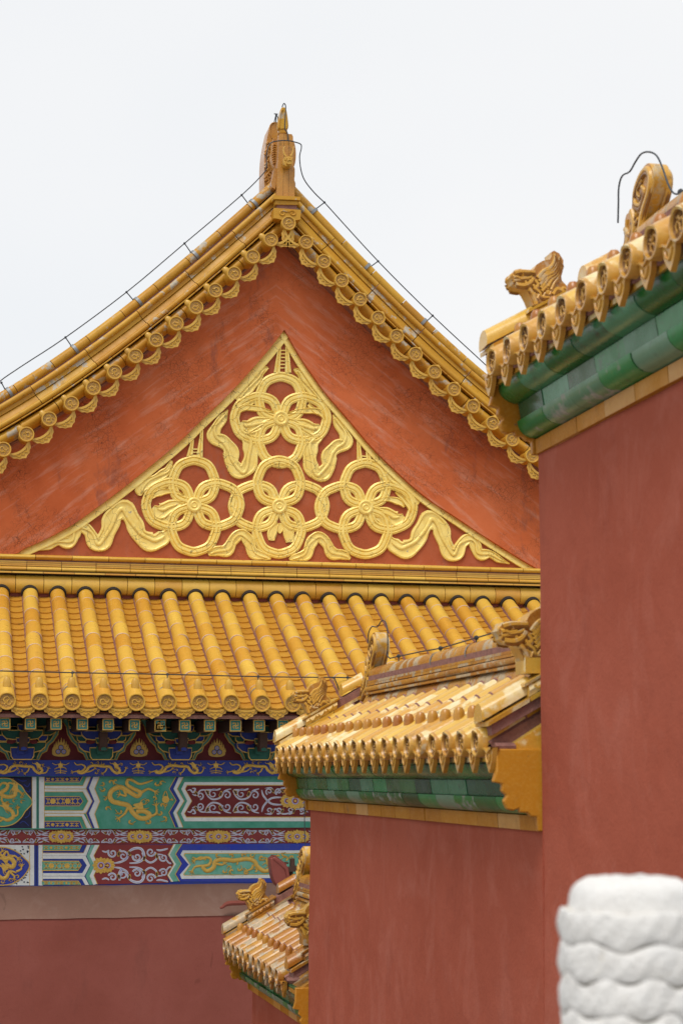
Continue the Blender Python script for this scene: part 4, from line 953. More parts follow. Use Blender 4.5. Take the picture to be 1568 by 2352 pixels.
for sy in (-1, 1):
    Yc = lambda y: 853 + sy * (853 - y)
    V = lambda pts: [(x, Yc(y)) for x, y in pts]
    curl(P, KB, V([(1020, 835), (1080, 825), (1130, 800), (1150, 770)]), 18, 5)
    scroll(P, KB, 1010, Yc(745), 40, 200, 1.3, sy, lv=5, w=15); scroll(P, KB, 1105, Yc(770), 44, 250, 1.3, -sy, lv=5, w=15, tail=(1070, Yc(715)))
    curl(P, KB, V([(1140, 790), (1150, 740), (1200, 705), (1260, 705), (1290, 750), (1280, 800), (1230, 830), (1160, 835)]), 22, 5); scroll(P, KB, 1228, Yc(780), 40, 200, 1.3, sy, lv=5, w=15)
    curl(P, KB, V([(1270, 740), (1300, 800), (1350, 830), (1400, 800), (1410, 760), (1460, 760)]), 17, 5); scroll(P, KB, 1350, Yc(735), 42, 0, 1.3, -sy, lv=5, w=15)
    scroll(P, KB, 1465, Yc(785), 38, 200, 1.3, sy, lv=5, w=14); curl(P, KB, V([(1400, 715), (1440, 720), (1505, 705)]), 16, 5); curl(P, KB, V([(915, 725), (950, 735), (980, 720)]), 15, 5); curl(P, KB, V([(1490, 800), (1510, 830), (1535, 838)]), 14, 5)
    for x, y, a in ((1065, 750, 70), (1160, 745, 110), (1295, 790, 60), (1405, 770, 100)): leafbit(P, KB, x, Yc(y), a * sy, 1.3, 6)
flower(P, KB, 905, 855, 70, 6); flower(P, KB, 965, 855, 62, 5)
P.poly(KC, [(235, 705), (175, 805), (235, 895), (165, 1000), (205, 1062), (280, 1055), (240, 990), (298, 890), (242, 800), (302, 705)], 'aqua', 4)
P.poly(KC, [(225, 705), (172, 805), (228, 895), (165, 1000), (205, 1062), (222, 1062), (182, 1000), (246, 895), (190, 805), (245, 705)], 'white', 5)
P.line(KC, [(302, 705), (242, 800), (298, 890), (240, 990), (280, 1058)], 7, 'gilt', 5); P.line(KC, [(225, 705), (172, 805), (226, 895), (165, 1000), (203, 1062)], 6, 'gilt', 6)
P.poly(KC, [(302, 705), (250, 800), (302, 890), (248, 990), (284, 1060), (2400, 1075), (2400, 700)], 'blue_bright', 2)
P.poly(KC, [(312, 765), (290, 805), (368, 900), (285, 995), (300, 1035), (2400, 1015), (2400, 765)], 'white', 4)
P.poly(KC, [(330, 790), (318, 808), (382, 900), (315, 990), (322, 1003), (2400, 985), (2400, 790)], 'gilt', 5)
P.poly(KC, [(340, 797), (326, 808), (390, 900), (322, 988), (330, 997), (2400, 979), (2400, 797)], 'aqua', 6)
dragon(P, KC, [(400, 830), (470, 850), (530, 830), (575, 850), (560, 900), (500, 920), (540, 960), (600, 930), (620, 870), (690, 850), (800, 860), (920, 845), (990, 870), (1020, 920), (1080, 960), (1140, 950)], 34,
       [((530, 850), (480, 830), (420, 860)), ((500, 910), (430, 920), (400, 960)), ((620, 890), (680, 900), (700, 890)), ((980, 900), (960, 940), (920, 955))], 7, (1120, 870))
flames(P, KC, [(640, 805), (760, 810), (880, 815), (820, 890), (840, 940), (700, 960), (780, 960), (900, 970), (1000, 960), (1060, 830), (960, 810), (1220, 820), (1290, 850), (1350, 830), (1230, 860), (760, 930), (1400, 820), (1270, 810)], 85, 7, 4)
P.mb.make('lower_beam', [*PM], hall)

# ------------------------------------------------------------------ lower wall of the hall with its sloping mortar shoulder
zs0, zs1 = U(200, 2033, YB + .03).z, U(200, 2109, 22.0).z
sh = MB(); xa, xb = U(-620, 2100, 22).x, U(1000, 2100, 22).x
NS = 40
rs = []
for k in range(NS + 1):
    x = xa + (xb - xa) * k / NS; d = .004 * math.sin(k * 1.7) + .003 * math.sin(k * 4.1)
    rs.append([Vector((x, YB + .04, zs0 + d * .6)), Vector((x, YB - .05, zs0 - .04 + d * .5)), Vector((x, 22.03, zs1 + .02 + d)), Vector((x, 22.0, zs1 + d * .5)), Vector((x, YB + .3, zs1 - .05))])
sh.rings(rs, 0, True, True, True)
sh.make('wall_shoulder', 'shoulder', hall)
MB().box((xa, 22.012, GZ), (xb, YB + .34, zs1 + .0)).make('lower_wall', 'hall_red', hall)
# ------------------------------------------------------------------ stepped courtyard walls with tiled copings
XE, XW, XR_ = 3.04, 3.36, 3.86
TAN = .56
GRP = 'stepped red courtyard walls with tiled copings'
# beast head on a descending ridge: outline facing -X, in metres
bo = [(335, 985), (345, 965), (365, 938), (400, 928), (440, 934), (495, 928), (515, 892), (560, 862), (608, 850), (622, 825), (618, 800), (640, 788), (675, 805), (703, 850), (700, 905), (683, 945), (690, 990), (722, 1022), (745, 1085), (490, 1172), (470, 1120), (448, 1078), (425, 1056), (380, 1052), (352, 1030), (352, 1008)]
bsc = .00082
B2 = lambda x, y: ((x - 610) * bsc, -(y - 1128) * bsc)
beast = MB()
fb = lambda x, z, h: Vector((x, -h, z))
bpts = [B2(*p) for p in bo]
beast.prism(bpts[::-1], fb, -.055, .055, 2, side=0)
for sgn in (-1, 1):
    def bt(pts, r0, r1, h=.057):
        q = cr([B2(*p) for p in pts], 5); n = len(q); beast.tube([fb(x, z, sgn * h) for x, z in q], [r0 + (r1 - r0) * k / n for k in range(n)], 6); beast.tube([fb(x + .004, z - .6 * r0 - .005, sgn * (h + .001)) for x, z in q], [.55 * r0 + .002] * n, 5, 1)  # second, dark tube paints crevice shade below each strand
    for d in range(5): bt([(520 + d * 6, 985 + d * 22), (560 + d * 14, 935 + d * 14), (610 + d * 14, 905 + d * 6), (640 + d * 12, 850 + d * 8), (640 + d * 10, 810 + d * 14)], .013, .006)
    for d in range(4): bt([(545 + d * 22, 1000 + d * 20), (575 + d * 20, 960 + d * 16), (625 + d * 12, 935 + d * 12), (655 + d * 8, 880 + d * 14), (672 + d * 4, 830 + d * 20)], .010, .004, .060)
    for d in range(5): bt([(515 + d * 42, 1125 - d * 16), (530 + d * 42, 1095 - d * 14), (552 + d * 42, 1112 - d * 16)], .010, .006)
    for d in range(3): bt([(480 + d * 14, 1075 + d * 8), (500 + d * 14, 1110 + d * 8), (515 + d * 12, 1150)], .007, .006)
    bt([(350, 990), (375, 985), (400, 992), (440, 985)], .011, .008); bt([(345, 1020), (385, 1022), (420, 1018)], .008, .006); bt([(430, 1010), (450, 1030), (470, 1010), (455, 1000)], .010, .008)
    beast.tube([fb(*B2(x, y), sgn * .058) for x, y in ((338, 1010), (370, 1012), (410, 1006), (450, 1000), (478, 990))], [.004, .008, .009, .008, .004], 5, 1)
    bt([(360, 960), (400, 948), (450, 945), (500, 945)], .014, .010)
    bt([(350, 1010), (400, 1005), (450, 990), (480, 975)], .010, .008); bt([(365, 1035), (420, 1040), (465, 1020), (490, 985)], .015, .012)
    bt([(455, 1060), (480, 1090), (500, 1140), (508, 1165)], .014, .012); bt([(490, 1050), (530, 1080), (545, 1110), (600, 1110)], .012, .008)
    bt([(560, 985), (590, 1000), (570, 1040), (600, 1050), (630, 1020), (610, 990)], .012, .008); bt([(620, 1090), (650, 1050), (690, 1060), (715, 1085)], .014, .010)
    bt([(500, 1000), (520, 1030), (500, 1050), (485, 1030)], .012, .01)
    x, z = B2(415, 962); beast.lathe([(.016, -.002), (.014, .008), (0, .013)], fb(x, z, sgn * .054), (0, -sgn, 0), 10)
    x, z = B2(352, 975); beast.lathe([(.016, -.004), (.012, .008), (0, .012)], fb(x, z, sgn * .045), (0, -sgn, 0), 10)
    x, z = B2(590, 1075); beast.lathe([(.022, -.002), (.018, .008), (0, .014)], fb(x, z, sgn * .054), (0, -sgn, 0), 10)
# ridge dragon: outline in the Y-Z plane, a = depth away from the camera
ca = lambda x, z: ((1345 - x) / 561, z)
co = [(1250, .0), (1262, .10), (1300, .14), (1285, .2), (1262, .24), (1280, .31), (1330, .385), (1356, .45), (1346, .50), (1325, .53), (1285, .525), (1235, .475), (1212, .40), (1206, .35), (1192, .37), (1165, .36), (1155, .27), (1130, .21), (1085, .18), (1066, .10), (1040, .0)]
cpt = [ca(*p) for p in co]
chi = MB(); fc = lambda a, z, h: Vector((-h, a, z))
chi.prism(cr(cpt[::-1], 3), fc, -.044, .044, 2, side=0)
for sgn in (-1, 1):
    def ct(pts, r0, r1, h=.045):
        q = cr([ca(*p) for p in pts], 5); n = len(q); chi.tube([fc(x, z, sgn * h) for x, z in q], [r0 + (r1 - r0) * k / n for k in range(n)], 6); chi.tube([fc(x + .004, z - .6 * r0 - .006, sgn * (h + .001)) for x, z in q], [.55 * r0 + .002] * n, 5, 1)  # dark companion tube again stands in for shade under the carving
    ct([(1268, .23), (1290, .31), (1335, .39), (1345, .46), (1318, .505), (1275, .49), (1240, .44), (1238, .39), (1275, .36), (1300, .41), (1285, .44)], .020, .010)
    ct([(1220, .36), (1235, .28), (1215, .22), (1180, .2), (1150, .14)], .022, .016); ct([(1240, .2), (1200, .13), (1150, .10), (1100, .05)], .026, .016)
    ct([(1170, .3), (1185, .25), (1160, .2), (1110, .15), (1080, .08)], .016, .01); ct([(1240, .12), (1220, .06), (1170, .03), (1110, .02)], .024, .016)
    for d in range(5): ct([(1250 - d * 26, .33 - d * .045), (1232 - d * 26, .30 - d * .045), (1215 - d * 26, .315 - d * .045)], .012, .008, .05)
    for d in range(5): ct([(1262 - d * 3, .30 - d * .05), (1240 - d * 6, .285 - d * .05), (1228 - d * 8, .262 - d * .05)], .010, .006, .05)
    ct([(1290, .47), (1262, .455), (1255, .42), (1272, .40), (1285, .42)], .010, .006); ct([(1300, .13), (1270, .09), (1235, .085)], .018, .012)
    ct([(1180, .34), (1172, .29), (1168, .24)], .012, .008)
    a_, z_ = ca(1215, .165); chi.lathe([(.024, -.002), (.02, .012), (0, .02)], fc(a_, z_, sgn * .045), (-sgn, 0, 0), 10)
    chi.tube([fc(a, z, sgn * .032) for a, z in cr([(.13, .14), (.05, .16), (-.03, .13), (-.07, .06)], 4)], [.036 - .001 * k for k in range(13)], 8)
BEAST_ME = CHI_ME = None
TUBE_R = .078
disc_w = disc_mb(TUBE_R * 1.06, .03, 20)
nail_w = nail_mb(.036, .072)
leafo = [(0, -.125), (.022, -.10), (.034, -.085), (.052, -.06), (.066, -.04), (.075, 0), (.095, .045), (.06, .05), (.03, .028), (0, .02)]
leaf_w = MB().prism([(-x, z) for x, z in leafo[::-1]][:-1] + leafo, lambda x, y, h: Vector((x, -h, y)), -.014, .014, 0)
leaf_w.band([(.085, .045), (.05, .04), (0, .012), (-.05, .04), (-.085, .045)], .014, lambda x, z, h: Vector((x, -h, z)), .028, [(-1, -1), (-1, 1), (1, 1), (1, -1)], 0)
for sx in (-1, 1): leaf_w.tube([(sx * .0, -.017, -.06), (sx * .03, -.018, -.035), (sx * .04, -.017, 0)], .008, 5)
leaf_w.v = [Vector((p.x * .88, p.y, p.z * .82)) for p in leaf_w.v]
ROTX = Matrix.Rotation(R(-90), 4, 'Z')     # face -Y  ->  face -X
shared = {}
def inst(key, mb, name, mats, par, Wm, bevel=0):
    if key not in shared:
        o = mb.make(name, mats, par, False, bevel); fixnormals(o); o.matrix_basis = Wm; WM[o] = Wm; o.matrix_parent_inverse = WM[par].inverted(); shared[key] = o; return o
    return again(shared[key], par, Wm)
LR = XR_ - .10 - XE
def slopez(x): return (x - XE) * TAN
rowb = MB()
tl = Vector((1, 0, TAN)).normalized(); nl = Vector((-tl.z, 0, tl.x)); Ls = LR / tl.x
arcw = [(math.cos(R(a)), math.sin(R(a))) for a in range(-20, 201, 20)]
nb = [0, .30, .56, .82, Ls]
for k in range(4):
    s0, s1 = nb[k] + .002, nb[k + 1] - .003
    st = [(tl * s0, Vector((0, 1, 0)) * TUBE_R * .85, nl * TUBE_R * .85)] + [(tl * (s0 + (s1 - s0) * j / 3), Vector((0, -1, 0)) * TUBE_R * (1.03 - .02 * j), nl * TUBE_R * (1.03 - .02 * j)) for j in range(4)]
    st[0] = (tl * s0, Vector((0, -1, 0)) * TUBE_R * .85, nl * TUBE_R * .85)
    rowb.sweep(arcw, st, 0)
    if k: rowb.sweep(arcw, [(tl * (s0 - .008), Vector((0, -1, 0)) * TUBE_R * q, nl * TUBE_R * q) for q in (.85, 1.0)] + [(tl * (s0 + .004), Vector((0, -1, 0)) * TUBE_R * q, nl * TUBE_R * q) for q in (1.045, .85)], 1)
for sx in (-1, 1): rowb.sweep([(sx * .07, .0), (sx * .092, -.02), (sx * .095, -.085), (sx * .05, -.09)], [(tl * (.03 + (Ls - .03) * j / 6), Vector((0, 1, 0)), nl) for j in range(7)], 1)
rowb.box((.035, -.07, -.085), (.2, .07, -.02), 1)
rowb.prism([(-.205, -.02), (-.19, -.072), (-.15, -.085), (-.11, -.07), (-.09, -.02), (-.12, .0), (-.18, -.004)], lambda a, b, h: Vector((.045 + h + .01 * math.sin(a * 40), a, b)), 0, .12, 1)

def wall_unit(label, y0, y1, z0, ztop_body, key_disc_y, n, pitch, thick, bands):
    root = thing('courtyard_wall', label, 'wall', (XW + .5, (y0 + y1) / 2, GZ), GRP); root['kind'] = 'thing'
    zc = z0 - .50        # underside of the yellow strip
    # plastered body
    bd = MB(); NY, NZ = 26, 24
    x_ = lambda z: XW - max(0., (zc - z)) * .010
    V = []; Fc = []
    zs = [GZ + (zc + .06 - GZ) * k / NZ for k in range(NZ + 1)]; ys = [y0 + (y1 - y0) * k / NY for k in range(NY + 1)]
    for z in zs:
        for y in ys:
            w = .006 * math.sin(y * 2.3 + z * 1.1) + .004 * math.sin(z * 3.7 + y * 5.) 
            V.append((x_(z) + thick + w, y, z))
    Fc = [(a * (NY + 1) + b, a * (NY + 1) + b + 1, (a + 1) * (NY + 1) + b + 1, (a + 1) * (NY + 1) + b) for a in range(NZ) for b in range(NY)]
    bd.add(V, [f[::-1] for f in Fc], 0, True)
    xb = XW + 1.08
    bd.add([(x_(GZ) + thick, y0, GZ), (xb, y0, GZ), (xb, y0, zc + .06), (x_(zc) + thick, y0, zc + .06)], [(0, 1, 2, 3)])
    bd.add([(x_(GZ) + thick, y1, GZ), (xb, y1, GZ), (xb, y1, zc + .06), (x_(zc) + thick, y1, zc + .06)], [(3, 2, 1, 0)])
    bd.add([(xb, y0, GZ), (xb, y1, GZ), (xb, y1, zc + .06), (xb, y0, zc + .06)], [(0, 1, 2, 3)])
    bd.make('plastered_body', 'wall_red', root)
    MB().box((XW + .05, y0 + .02, zc), (xb, y1 - .02, z0 + .06)).make('coping_core', 'mortar', root)
    # glazed bands, tile by tile along the wall (x offsets from the wall face, z from the disc centres)
    def course(mb, prof, step, off, mi=0):
        y = y0 + .01 - off
        while y < y1 - .01:
            a_, b_ = max(y + .003, y0 + .01), min(y + step - .003, y1 - .01)
            if b_ - a_ > .03:
                j = random.uniform(-.003, .003)
                mb.rings([[Vector((XW - dx + j, yy, z0 + dz)) for dx, dz in prof] for yy in (a_, b_)], mi, True, True, True)
            y += step
    st = MB(); course(st, [(.03, -.50), (.035, -.415), (-.06, -.415), (-.06, -.50)], .41, .1)
    st.make('yellow_trim_course', 'strip', root)
    g3 = MB(); course(g3, [(-.06, -.412)] + [(.045 + .10 * math.sin(R(a)), -.408 + .095 * (1 - math.cos(R(a)))) for a in range(0, 91, 15)] + [(-.06, -.313)], .43, .02)
    g3.make('rounded_green_course', 'green_pale', root)
    g2 = MB(); course(g2, [(.125, -.31), (.14, -.215), (-.06, -.215), (-.06, -.31)], .40, .17)
    g2.make('flat_green_course', 'green_tile', root)
    g1 = MB(); course(g1, [(-.06, -.212)] + [(.13 + .125 * math.sin(R(a)), -.212 + .09 * (1 - math.cos(R(a)))) for a in range(0, 91, 15)] + [(-.06, -.12)], .42, .29)
    g1.make('curved_green_course', 'green_tile', root)
    g0 = MB(); course(g0, [(.245, -.12), (.275, -.055), (-.06, -.04), (-.06, -.12)], .42, .2)
    g0.make('green_fascia', 'green_tile', root)
    # end boards with a scalloped lower edge
    bp = [(-.02, -.50), (-.02, -.04), (.285, -.04), (.285, -.16), (.305, -.225), (.25, -.235), (.255, -.275), (.225, -.30), (.245, -.33), (.225, -.375), (.19, -.385), (.155, -.37), (.15, -.395), (.105, -.395), (.085, -.418), (.05, -.418), (.045, -.50)]
    for k, yy in enumerate((y0 - .02, y1 + .02)):
        eb = MB().prism(bp, lambda a_, b_, h: Vector((XW - a_, yy - h, z0 + b_)), -.025, .025, 0)
        if k == 0: eb.box((XW + .02, yy - .05, z0 - .50), (XW + .075, yy + .025, z0 - .04), 0)
        else: eb.box((XW + .02, yy - .025, z0 - .50), (XW + .9, yy + .025, z0 - .04), 0)
        o = eb.make('end_board', 'glaze_amber', root, bevel=.008); fixnormals(o)
    # tiled slope
    dk = MB()
    dk.rings([[Vector((XE + .05, y, z0 - .075)), Vector((XE + .05, y, z0 - .11)), Vector((XW + .1, y, z0 - .06)), Vector((XR_, y, z0 - .1)), Vector((XR_ + .72, y, z0 - .11)), Vector((XR_ + .74, y, z0 - .05)), Vector((XR_, y, z0 + slopez(XR_) - .05))] for y in (y0 - .02, y1 + .02)], 0, False)
    dk.make('pan_tile_bed', 'glaze_worn_glare', root)
    for k in range(n):
        y = key_disc_y + pitch * k
        Wr = T3(XE, y, z0 + random.uniform(-.004, .004))
        ro = inst('wrow', rowb, 'tile_row', ['glaze_worn_glare', 'mortar'], root, Wr)
        inst('wdisc', disc_w, 'end_disc', ['glaze_coping', 'glaze_dark'], ro, T3(XE, y, Wr.translation.z) @ Matrix.Rotation(random.uniform(-.05, .05), 4, 'Z') @ ROTX @ Matrix.Rotation(random.uniform(0, 6), 4, 'Y'))
        inst('wnail', nail_w, 'nail_cap', 'glaze_nail', ro, T3(XE + .155, y, z0 + slopez(XE + .155) + TUBE_R * 1.02))
        inst('wleaf', leaf_w, 'drip_tile', 'glaze_coping', root, T3(XE + .02 + random.uniform(-.006, .006), y - pitch / 2, z0 - .072) @ Matrix.Rotation(random.uniform(-.06, .06), 4, 'X') @ ROTX)
    inst('wleaf', leaf_w, 'drip_tile', 'glaze_coping', root, T3(XE + .02, key_disc_y + pitch * (n - .5), z0 - .072) @ ROTX)
    # main ridge along the wall
    zr = z0 + slopez(XR_ - .1)
    rg = MB(); yr0, yr1 = y0 + .12, y1 - .52; rg.box((XR_ - .10, yr1 - .1, zr - .12), (XR_ + .10, y1 - .02, zr + .05), 1)
    def rcourse(prof, step, off, mi=0):
        ridge_pieces(rg, prof, lambda s: (Vector((XR_, yr0 - off + s, zr)), Vector((1, 0, 0)), Vector((0, 0, 1))), yr1 - yr0 + off, step, .003, mi, 1, True)
    sy = lambda P_: P_ + [(-a_, b_) for a_, b_ in P_[::-1]]
    rcourse(sy([(-.13, -.04), (-.145, .02), (-.12, .09), (-.09, .115)]), pitch, .0)
    rcourse(sy([(-.135, .118), (-.135, .136)]), .36, .1)
    rg.box((XR_ - .085, yr0, zr + .05), (XR_ + .085, yr1, zr + .29), 1)
    rcourse(sy([(-.09, .145), (-.115, .155), (-.12, .172), (-.115, .188), (-.09, .198)]), .42, .2)
    rcourse(sy([(-.098, .202), (-.098, .222)]), .42, .05); rcourse(sy([(-.092, .225), (-.092, .245)]), .42, .05)
    rcourse([(.085 * math.cos(R(a)), .292 + .085 * math.sin(R(a))) for a in range(-20, 201, 20)], .27, .13)
    rgo = rg.make('roof_ridge', ['glaze_old_shade', 'mortar'], root)
    inst('chi', chi, 'ridge_dragon', ['glaze_beast', 'glaze_dark', 'glaze_brown'], rgo, T3(XR_, yr1 - .15, zr + .03) @ Matrix.Scale(1.22, 4), .014)
    inst('chi', chi, 'ridge_dragon', ['glaze_beast', 'glaze_dark', 'glaze_brown'], rgo, T3(XR_, yr0 + .30, zr + .12) @ Matrix.Rotation(R(180), 4, 'Z'), .01)
    # descending ridges at both ends, each with a beast
    for yy in (y1 - .0, y0 + .12):
        dr = MB()
        def sec(prof, xa_, xb_, mi=0, lift=0.):
            dr.rings([[Vector((x, yy, z0 + slopez(x) + lift)) + Vector((0, a_, b_)) for a_, b_ in prof] for x in (xa_, xb_)], mi, True, True, True)
        xs = XE + (.36 if yy > y0 + 1 or z0 > -1 else .24)
        sec([(-.10, .02), (-.10, .09), (.10, .09), (.10, .02)], XE + .03, XR_ - .06, 1)
        for k in range(3):
            xa_ = XE - .0 + (XR_ - .06 - XE) * k / 3; sec([(-.125, .085), (-.13, .112), (.13, .112), (.125, .085)], xa_ + .003, xa_ + (XR_ - .06 - XE) / 3 - .003)
        sec([(-.085, .112), (-.085, .185), (.085, .185), (.085, .112)], xs, XR_ - .04, 1)
        tube_ = [(.08 * math.cos(R(a)), .08 * math.sin(R(a))) for a in range(-25, 206, 22)]
        sec([(a_, b_ + .15) for a_, b_ in tube_], XE - .02, XE + .27)
        sec([(a_, b_ + .235) for a_, b_ in tube_], xs + .24, XR_ - .03)
        sec([(-.11, .115), (-.125, .15), (-.11, .185), (.11, .185), (.125, .15), (.11, .115)], xs - .11, xs + .18)
        sec([(-.125, .188), (-.13, .206), (.13, .206), (.125, .188)], xs - .14, xs + .2)
        for sgn in (-1, 1):
            for x in (xs - .05, xs + .03, xs + .11):
                q = cr([(x - .03, .165), (x, .135), (x + .03, .165)], 4)
                dr.tube([(a_, yy + sgn * .123, z0 + slopez(a_) + b_) for a_, b_ in q], .007, 5)
        up = .0 if yy > y0 + 1 else .07
        if up: dr.rings([[Vector((x, yy + a_, z0 + slopez(xs) + .19 + b_)) for a_, b_ in ((-.09, 0), (-.09, .09), (.09, .09), (.09, 0))] for x in (xs - .12, xs + .2)], 0, False)
        dro = dr.make('descending_ridge', ['glaze_worn_glare', 'mortar'], root)
        inst('beast', beast, 'ridge_beast', ['glaze_beast', 'glaze_dark', 'glaze_brown'], dro, T3(xs + .02, yy, z0 + slopez(xs) + .21 + up) @ Matrix.Scale(1.08 if not up else 1.3, 4), .01)
        # verge strip under the ridge end
    MB().box((XE + .1, y0 - .04, z0 - .05), (XR_, y0 + .0, z0 + .0), 0)
    return root
Zm = UX(1099, 1705, XE).z; Zn = UX(1136, 830, XE).z; DXL = .15; Zb = UX(641, 2242, XE + DXL).z
ym = UX(642, 1738, XE).y; ymn = UX(1099, 1705, XE).y
yn_far = UX(1136, 830, XE).y
near_y0, near_y1 = yn_far + .14 - 13 * .2885 - .1, yn_far + .16
PITCHW = (ym - ymn) / 20
near = wall_unit('tallest red courtyard wall rising out of the right edge, its green coping seen from below', near_y0, near_y1, Zn, 0, yn_far - 12 * .2885, 13, .2885, -.004, 0)
mid = wall_unit('middle red courtyard wall with worn yellow coping in front of the big tiled roof', near_y1 + .06, 15.87, Zm, 0, ymn, 21, PITCHW, .0, 0)
yb_n = UX(641, 2242, XE + DXL).y; yb_f = UX(520, 2176.5, XE + DXL).y
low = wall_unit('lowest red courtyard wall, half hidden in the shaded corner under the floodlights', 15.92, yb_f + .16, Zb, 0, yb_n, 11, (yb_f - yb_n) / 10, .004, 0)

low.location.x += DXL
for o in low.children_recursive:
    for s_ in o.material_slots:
        if s_.material in (M['glaze_worn_glare'], M['glaze_coping']): s_.link = 'OBJECT'; s_.material = M['glaze_old_shade']  # more worn glaze, its darker colour also standing in for shade here
# ------------------------------------------------------------------ lightning wires
def wire(name, label, paths, posts=(), r=.0065, base=None, clamps=(), group='lightning conductor wires'):
    root = thing(name, label, 'wire', base or paths[0][0], group)
    w = MB()
    for p in paths: w.tube(p, r, 6)
    w.make('cable', 'iron', root)
    for a_, b_ in posts:
        s_ = MB().tube([a_, b_], r * .95, 6); s_.lathe([(.0, -.012), (.018, -.006), (.018, .006), (0, .012)], b_, (0, -1, 0), 8)
        s_.make('wire_stay', 'iron', root)
    for c in clamps: c.make('clamp_band', 'steel', root)
    return root
def rake_wire(side, pts, anchors, label, extra):
    Yw = YM + .18
    path = [U(x, y, Yw) for x, y in cr(pts, 4)]
    posts = []; cl = []
    for (x, y), (x2, y2) in anchors:
        posts.append((U(x2, y2, Yw - .02), U(x, y, Yw)))
        o = U(x2, y2, Yw); d = np.interp(abs(o.x - XAt), RT.t, RT.l); p, T, N = RT.at(side, d)
        cb = MB(); cb.rings([[p + T * tt + N * (-.055 + .094 * math.cos(R(a))) + Vector((0, YM + .20 + .094 * math.sin(R(a)), 0)) for a in range(0, 360, 24)] for tt in (-.022, .022)], 0, True, True, True)
        cl.append(cb)
    return wire('conductor_wire', label, [path] + extra, posts, .0085, clamps=cl)
rake_wire(-1, [(-10, 893), (0, 876), (55, 838), (151, 775), (291, 671), (424, 559), (555, 448), (606, 397), (612, 385)],
          [((4, 879), (18, 905)), ((151, 775), (168, 800)), ((291, 671), (313, 697)), ((424, 559), (443, 586)), ((555, 448), (578, 478))],
          'thin wire held above the left slope of the gable', [])
apx = [U(x, y, YA - .02) for x, y in cr([(612, 385), (613, 350), (621, 329), (640, 323.5), (661, 323), (676, 326), (690, 331), (692, 340), (688, 360), (691, 390), (700, 415), (722, 443), (745, 465)], 4)]
loop = [U(x, y, YA + .02) for x, y in cr([(648, 246), (650, 240), (653, 238), (656, 245), (655, 270), (654, 295), (660, 306), (661, 323)], 4)]
rod = [[U(630, 280, YA + .5), U(634, 262, YA + .5)], [U(634, 280, YA + .5), U(634, 262, YA + .5)], [U(639, 285, YA + .5), U(638, 270, YA + .5), U(634, 261, YA + .5)], [U(629.5, 261.5, YA + .5), U(638, 262, YA + .5)]]
rake_wire(1, [(745, 465), (868, 600), (993, 725), (1108, 832), (1180, 900)],
          [((745, 465), (724, 481)), ((868, 600), (846, 616)), ((993, 725), (975, 742))],
          'thin wire held above the right slope of the gable and looped over the apex ornament', [apx, loop] + rod)
# along the eave of the big roof
ye_ = YE + .42
ep = [(-30, 1540), (0, 1541), (167, 1545), (384, 1549), (592, 1554), (700, 1555.5), (785, 1556), (830, 1558)]
pth = [U(x, y, ye_) for x, y in cr(ep, 4)]
posts = [(U(x, y2, ye_ - .12), U(x + 1, y, ye_)) for x, y, y2 in ((166, 1545, 1560), (384, 1549, 1567), (592, 1554, 1572), (797, 1556, 1580))]
cl = []
for x in (166, 384, 592):
    i = round((U(x, 1570, YE + .25).x - X0) / PIT); o, A, B = tframe(.072)
    cb = MB(); cb.sweep([(TR * 1.05 * math.cos(R(a)), TR * 1.05 * math.sin(R(a))) for a in range(-10, 191, 10)], [(o + Vector((X0 + PIT * i, 0, 0)) + Vector((0, B.z, -B.y)) * q, A, B) for q in (-.012, .012)], 0); cl.append(cb)
wire('conductor_wire', 'straight wire stretched along the eave of the big tiled roof', [pth, [U(x, y, ye_ - .05) for x, y in ((760, 1556), (768, 1558), (775, 1575), (783, 1600))], [U(778, 1556, ye_ - .01), U(792, 1556.5, ye_ - .01)]], posts, .0075, clamps=cl)
# along the ridge of the middle wall
zr_m = Zm + slopez(XR_ - .1)
rw = [UX(x, y, XR_) for x, y in ((895, 1512), (965, 1497), (1011, 1489), (1093, 1465), (1187, 1438), (1236, 1429), (1262, 1420))]
lp = [UX(x, y, XR_ - .03) for x, y in cr([(845, 1478), (846, 1455), (853, 1440), (862, 1440), (868, 1438), (876, 1426), (884, 1428), (889, 1445), (890, 1480), (889, 1504), (895, 1512)], 4)]
mposts = []
for x, y in ((915, 1507), (1011, 1489), (1093, 1465), (1187, 1438)):
    p = UX(x, y, XR_); mposts.append((Vector((p.x, p.y, zr_m + .365)), p))
mcl = []
for p, q in mposts[1:]:
    cb = MB(); cb.rings([[Vector((XR_ + .09 * math.cos(R(a)), p.y + t, zr_m + .292 + .09 * math.sin(R(a)))) for a in range(-30, 211, 20)] for t in (-.014, .014)], 0, True, False, False); mcl.append(cb)
wire('conductor_wire', 'wire on short posts along the ridge of the middle wall, looped at its far end', [rw, lp], mposts, .0055, clamps=mcl)
lp = [UX(x, y, XR_ - .03) for x, y in cr([(1418, 512), (1419, 470), (1420, 430), (1428, 404), (1445, 394), (1458, 372), (1472, 353), (1490, 349), (1507, 358), (1520, 385), (1532, 420), (1545, 443), (1560, 444), (1580, 430)], 4)]
q_ = UX(1562, 441, XR_)
wire('conductor_wire', 'dark wire looping over the ridge dragon of the tallest wall', [lp], [(q_ + Vector((0, 0, -.12)), q_)], .0055)
# vertical wire hanging in front of the painted beams
vw = [U(x, y, 20.6) for x, y in cr([(699, 1800), (699, 1860), (700, 1920), (702, 1945), (708, 1952), (716, 1951), (722, 1955)], 4)]
wire('hanging_wire', 'black cable hanging down past the painted beams to the floodlights', [vw], (), .0055)

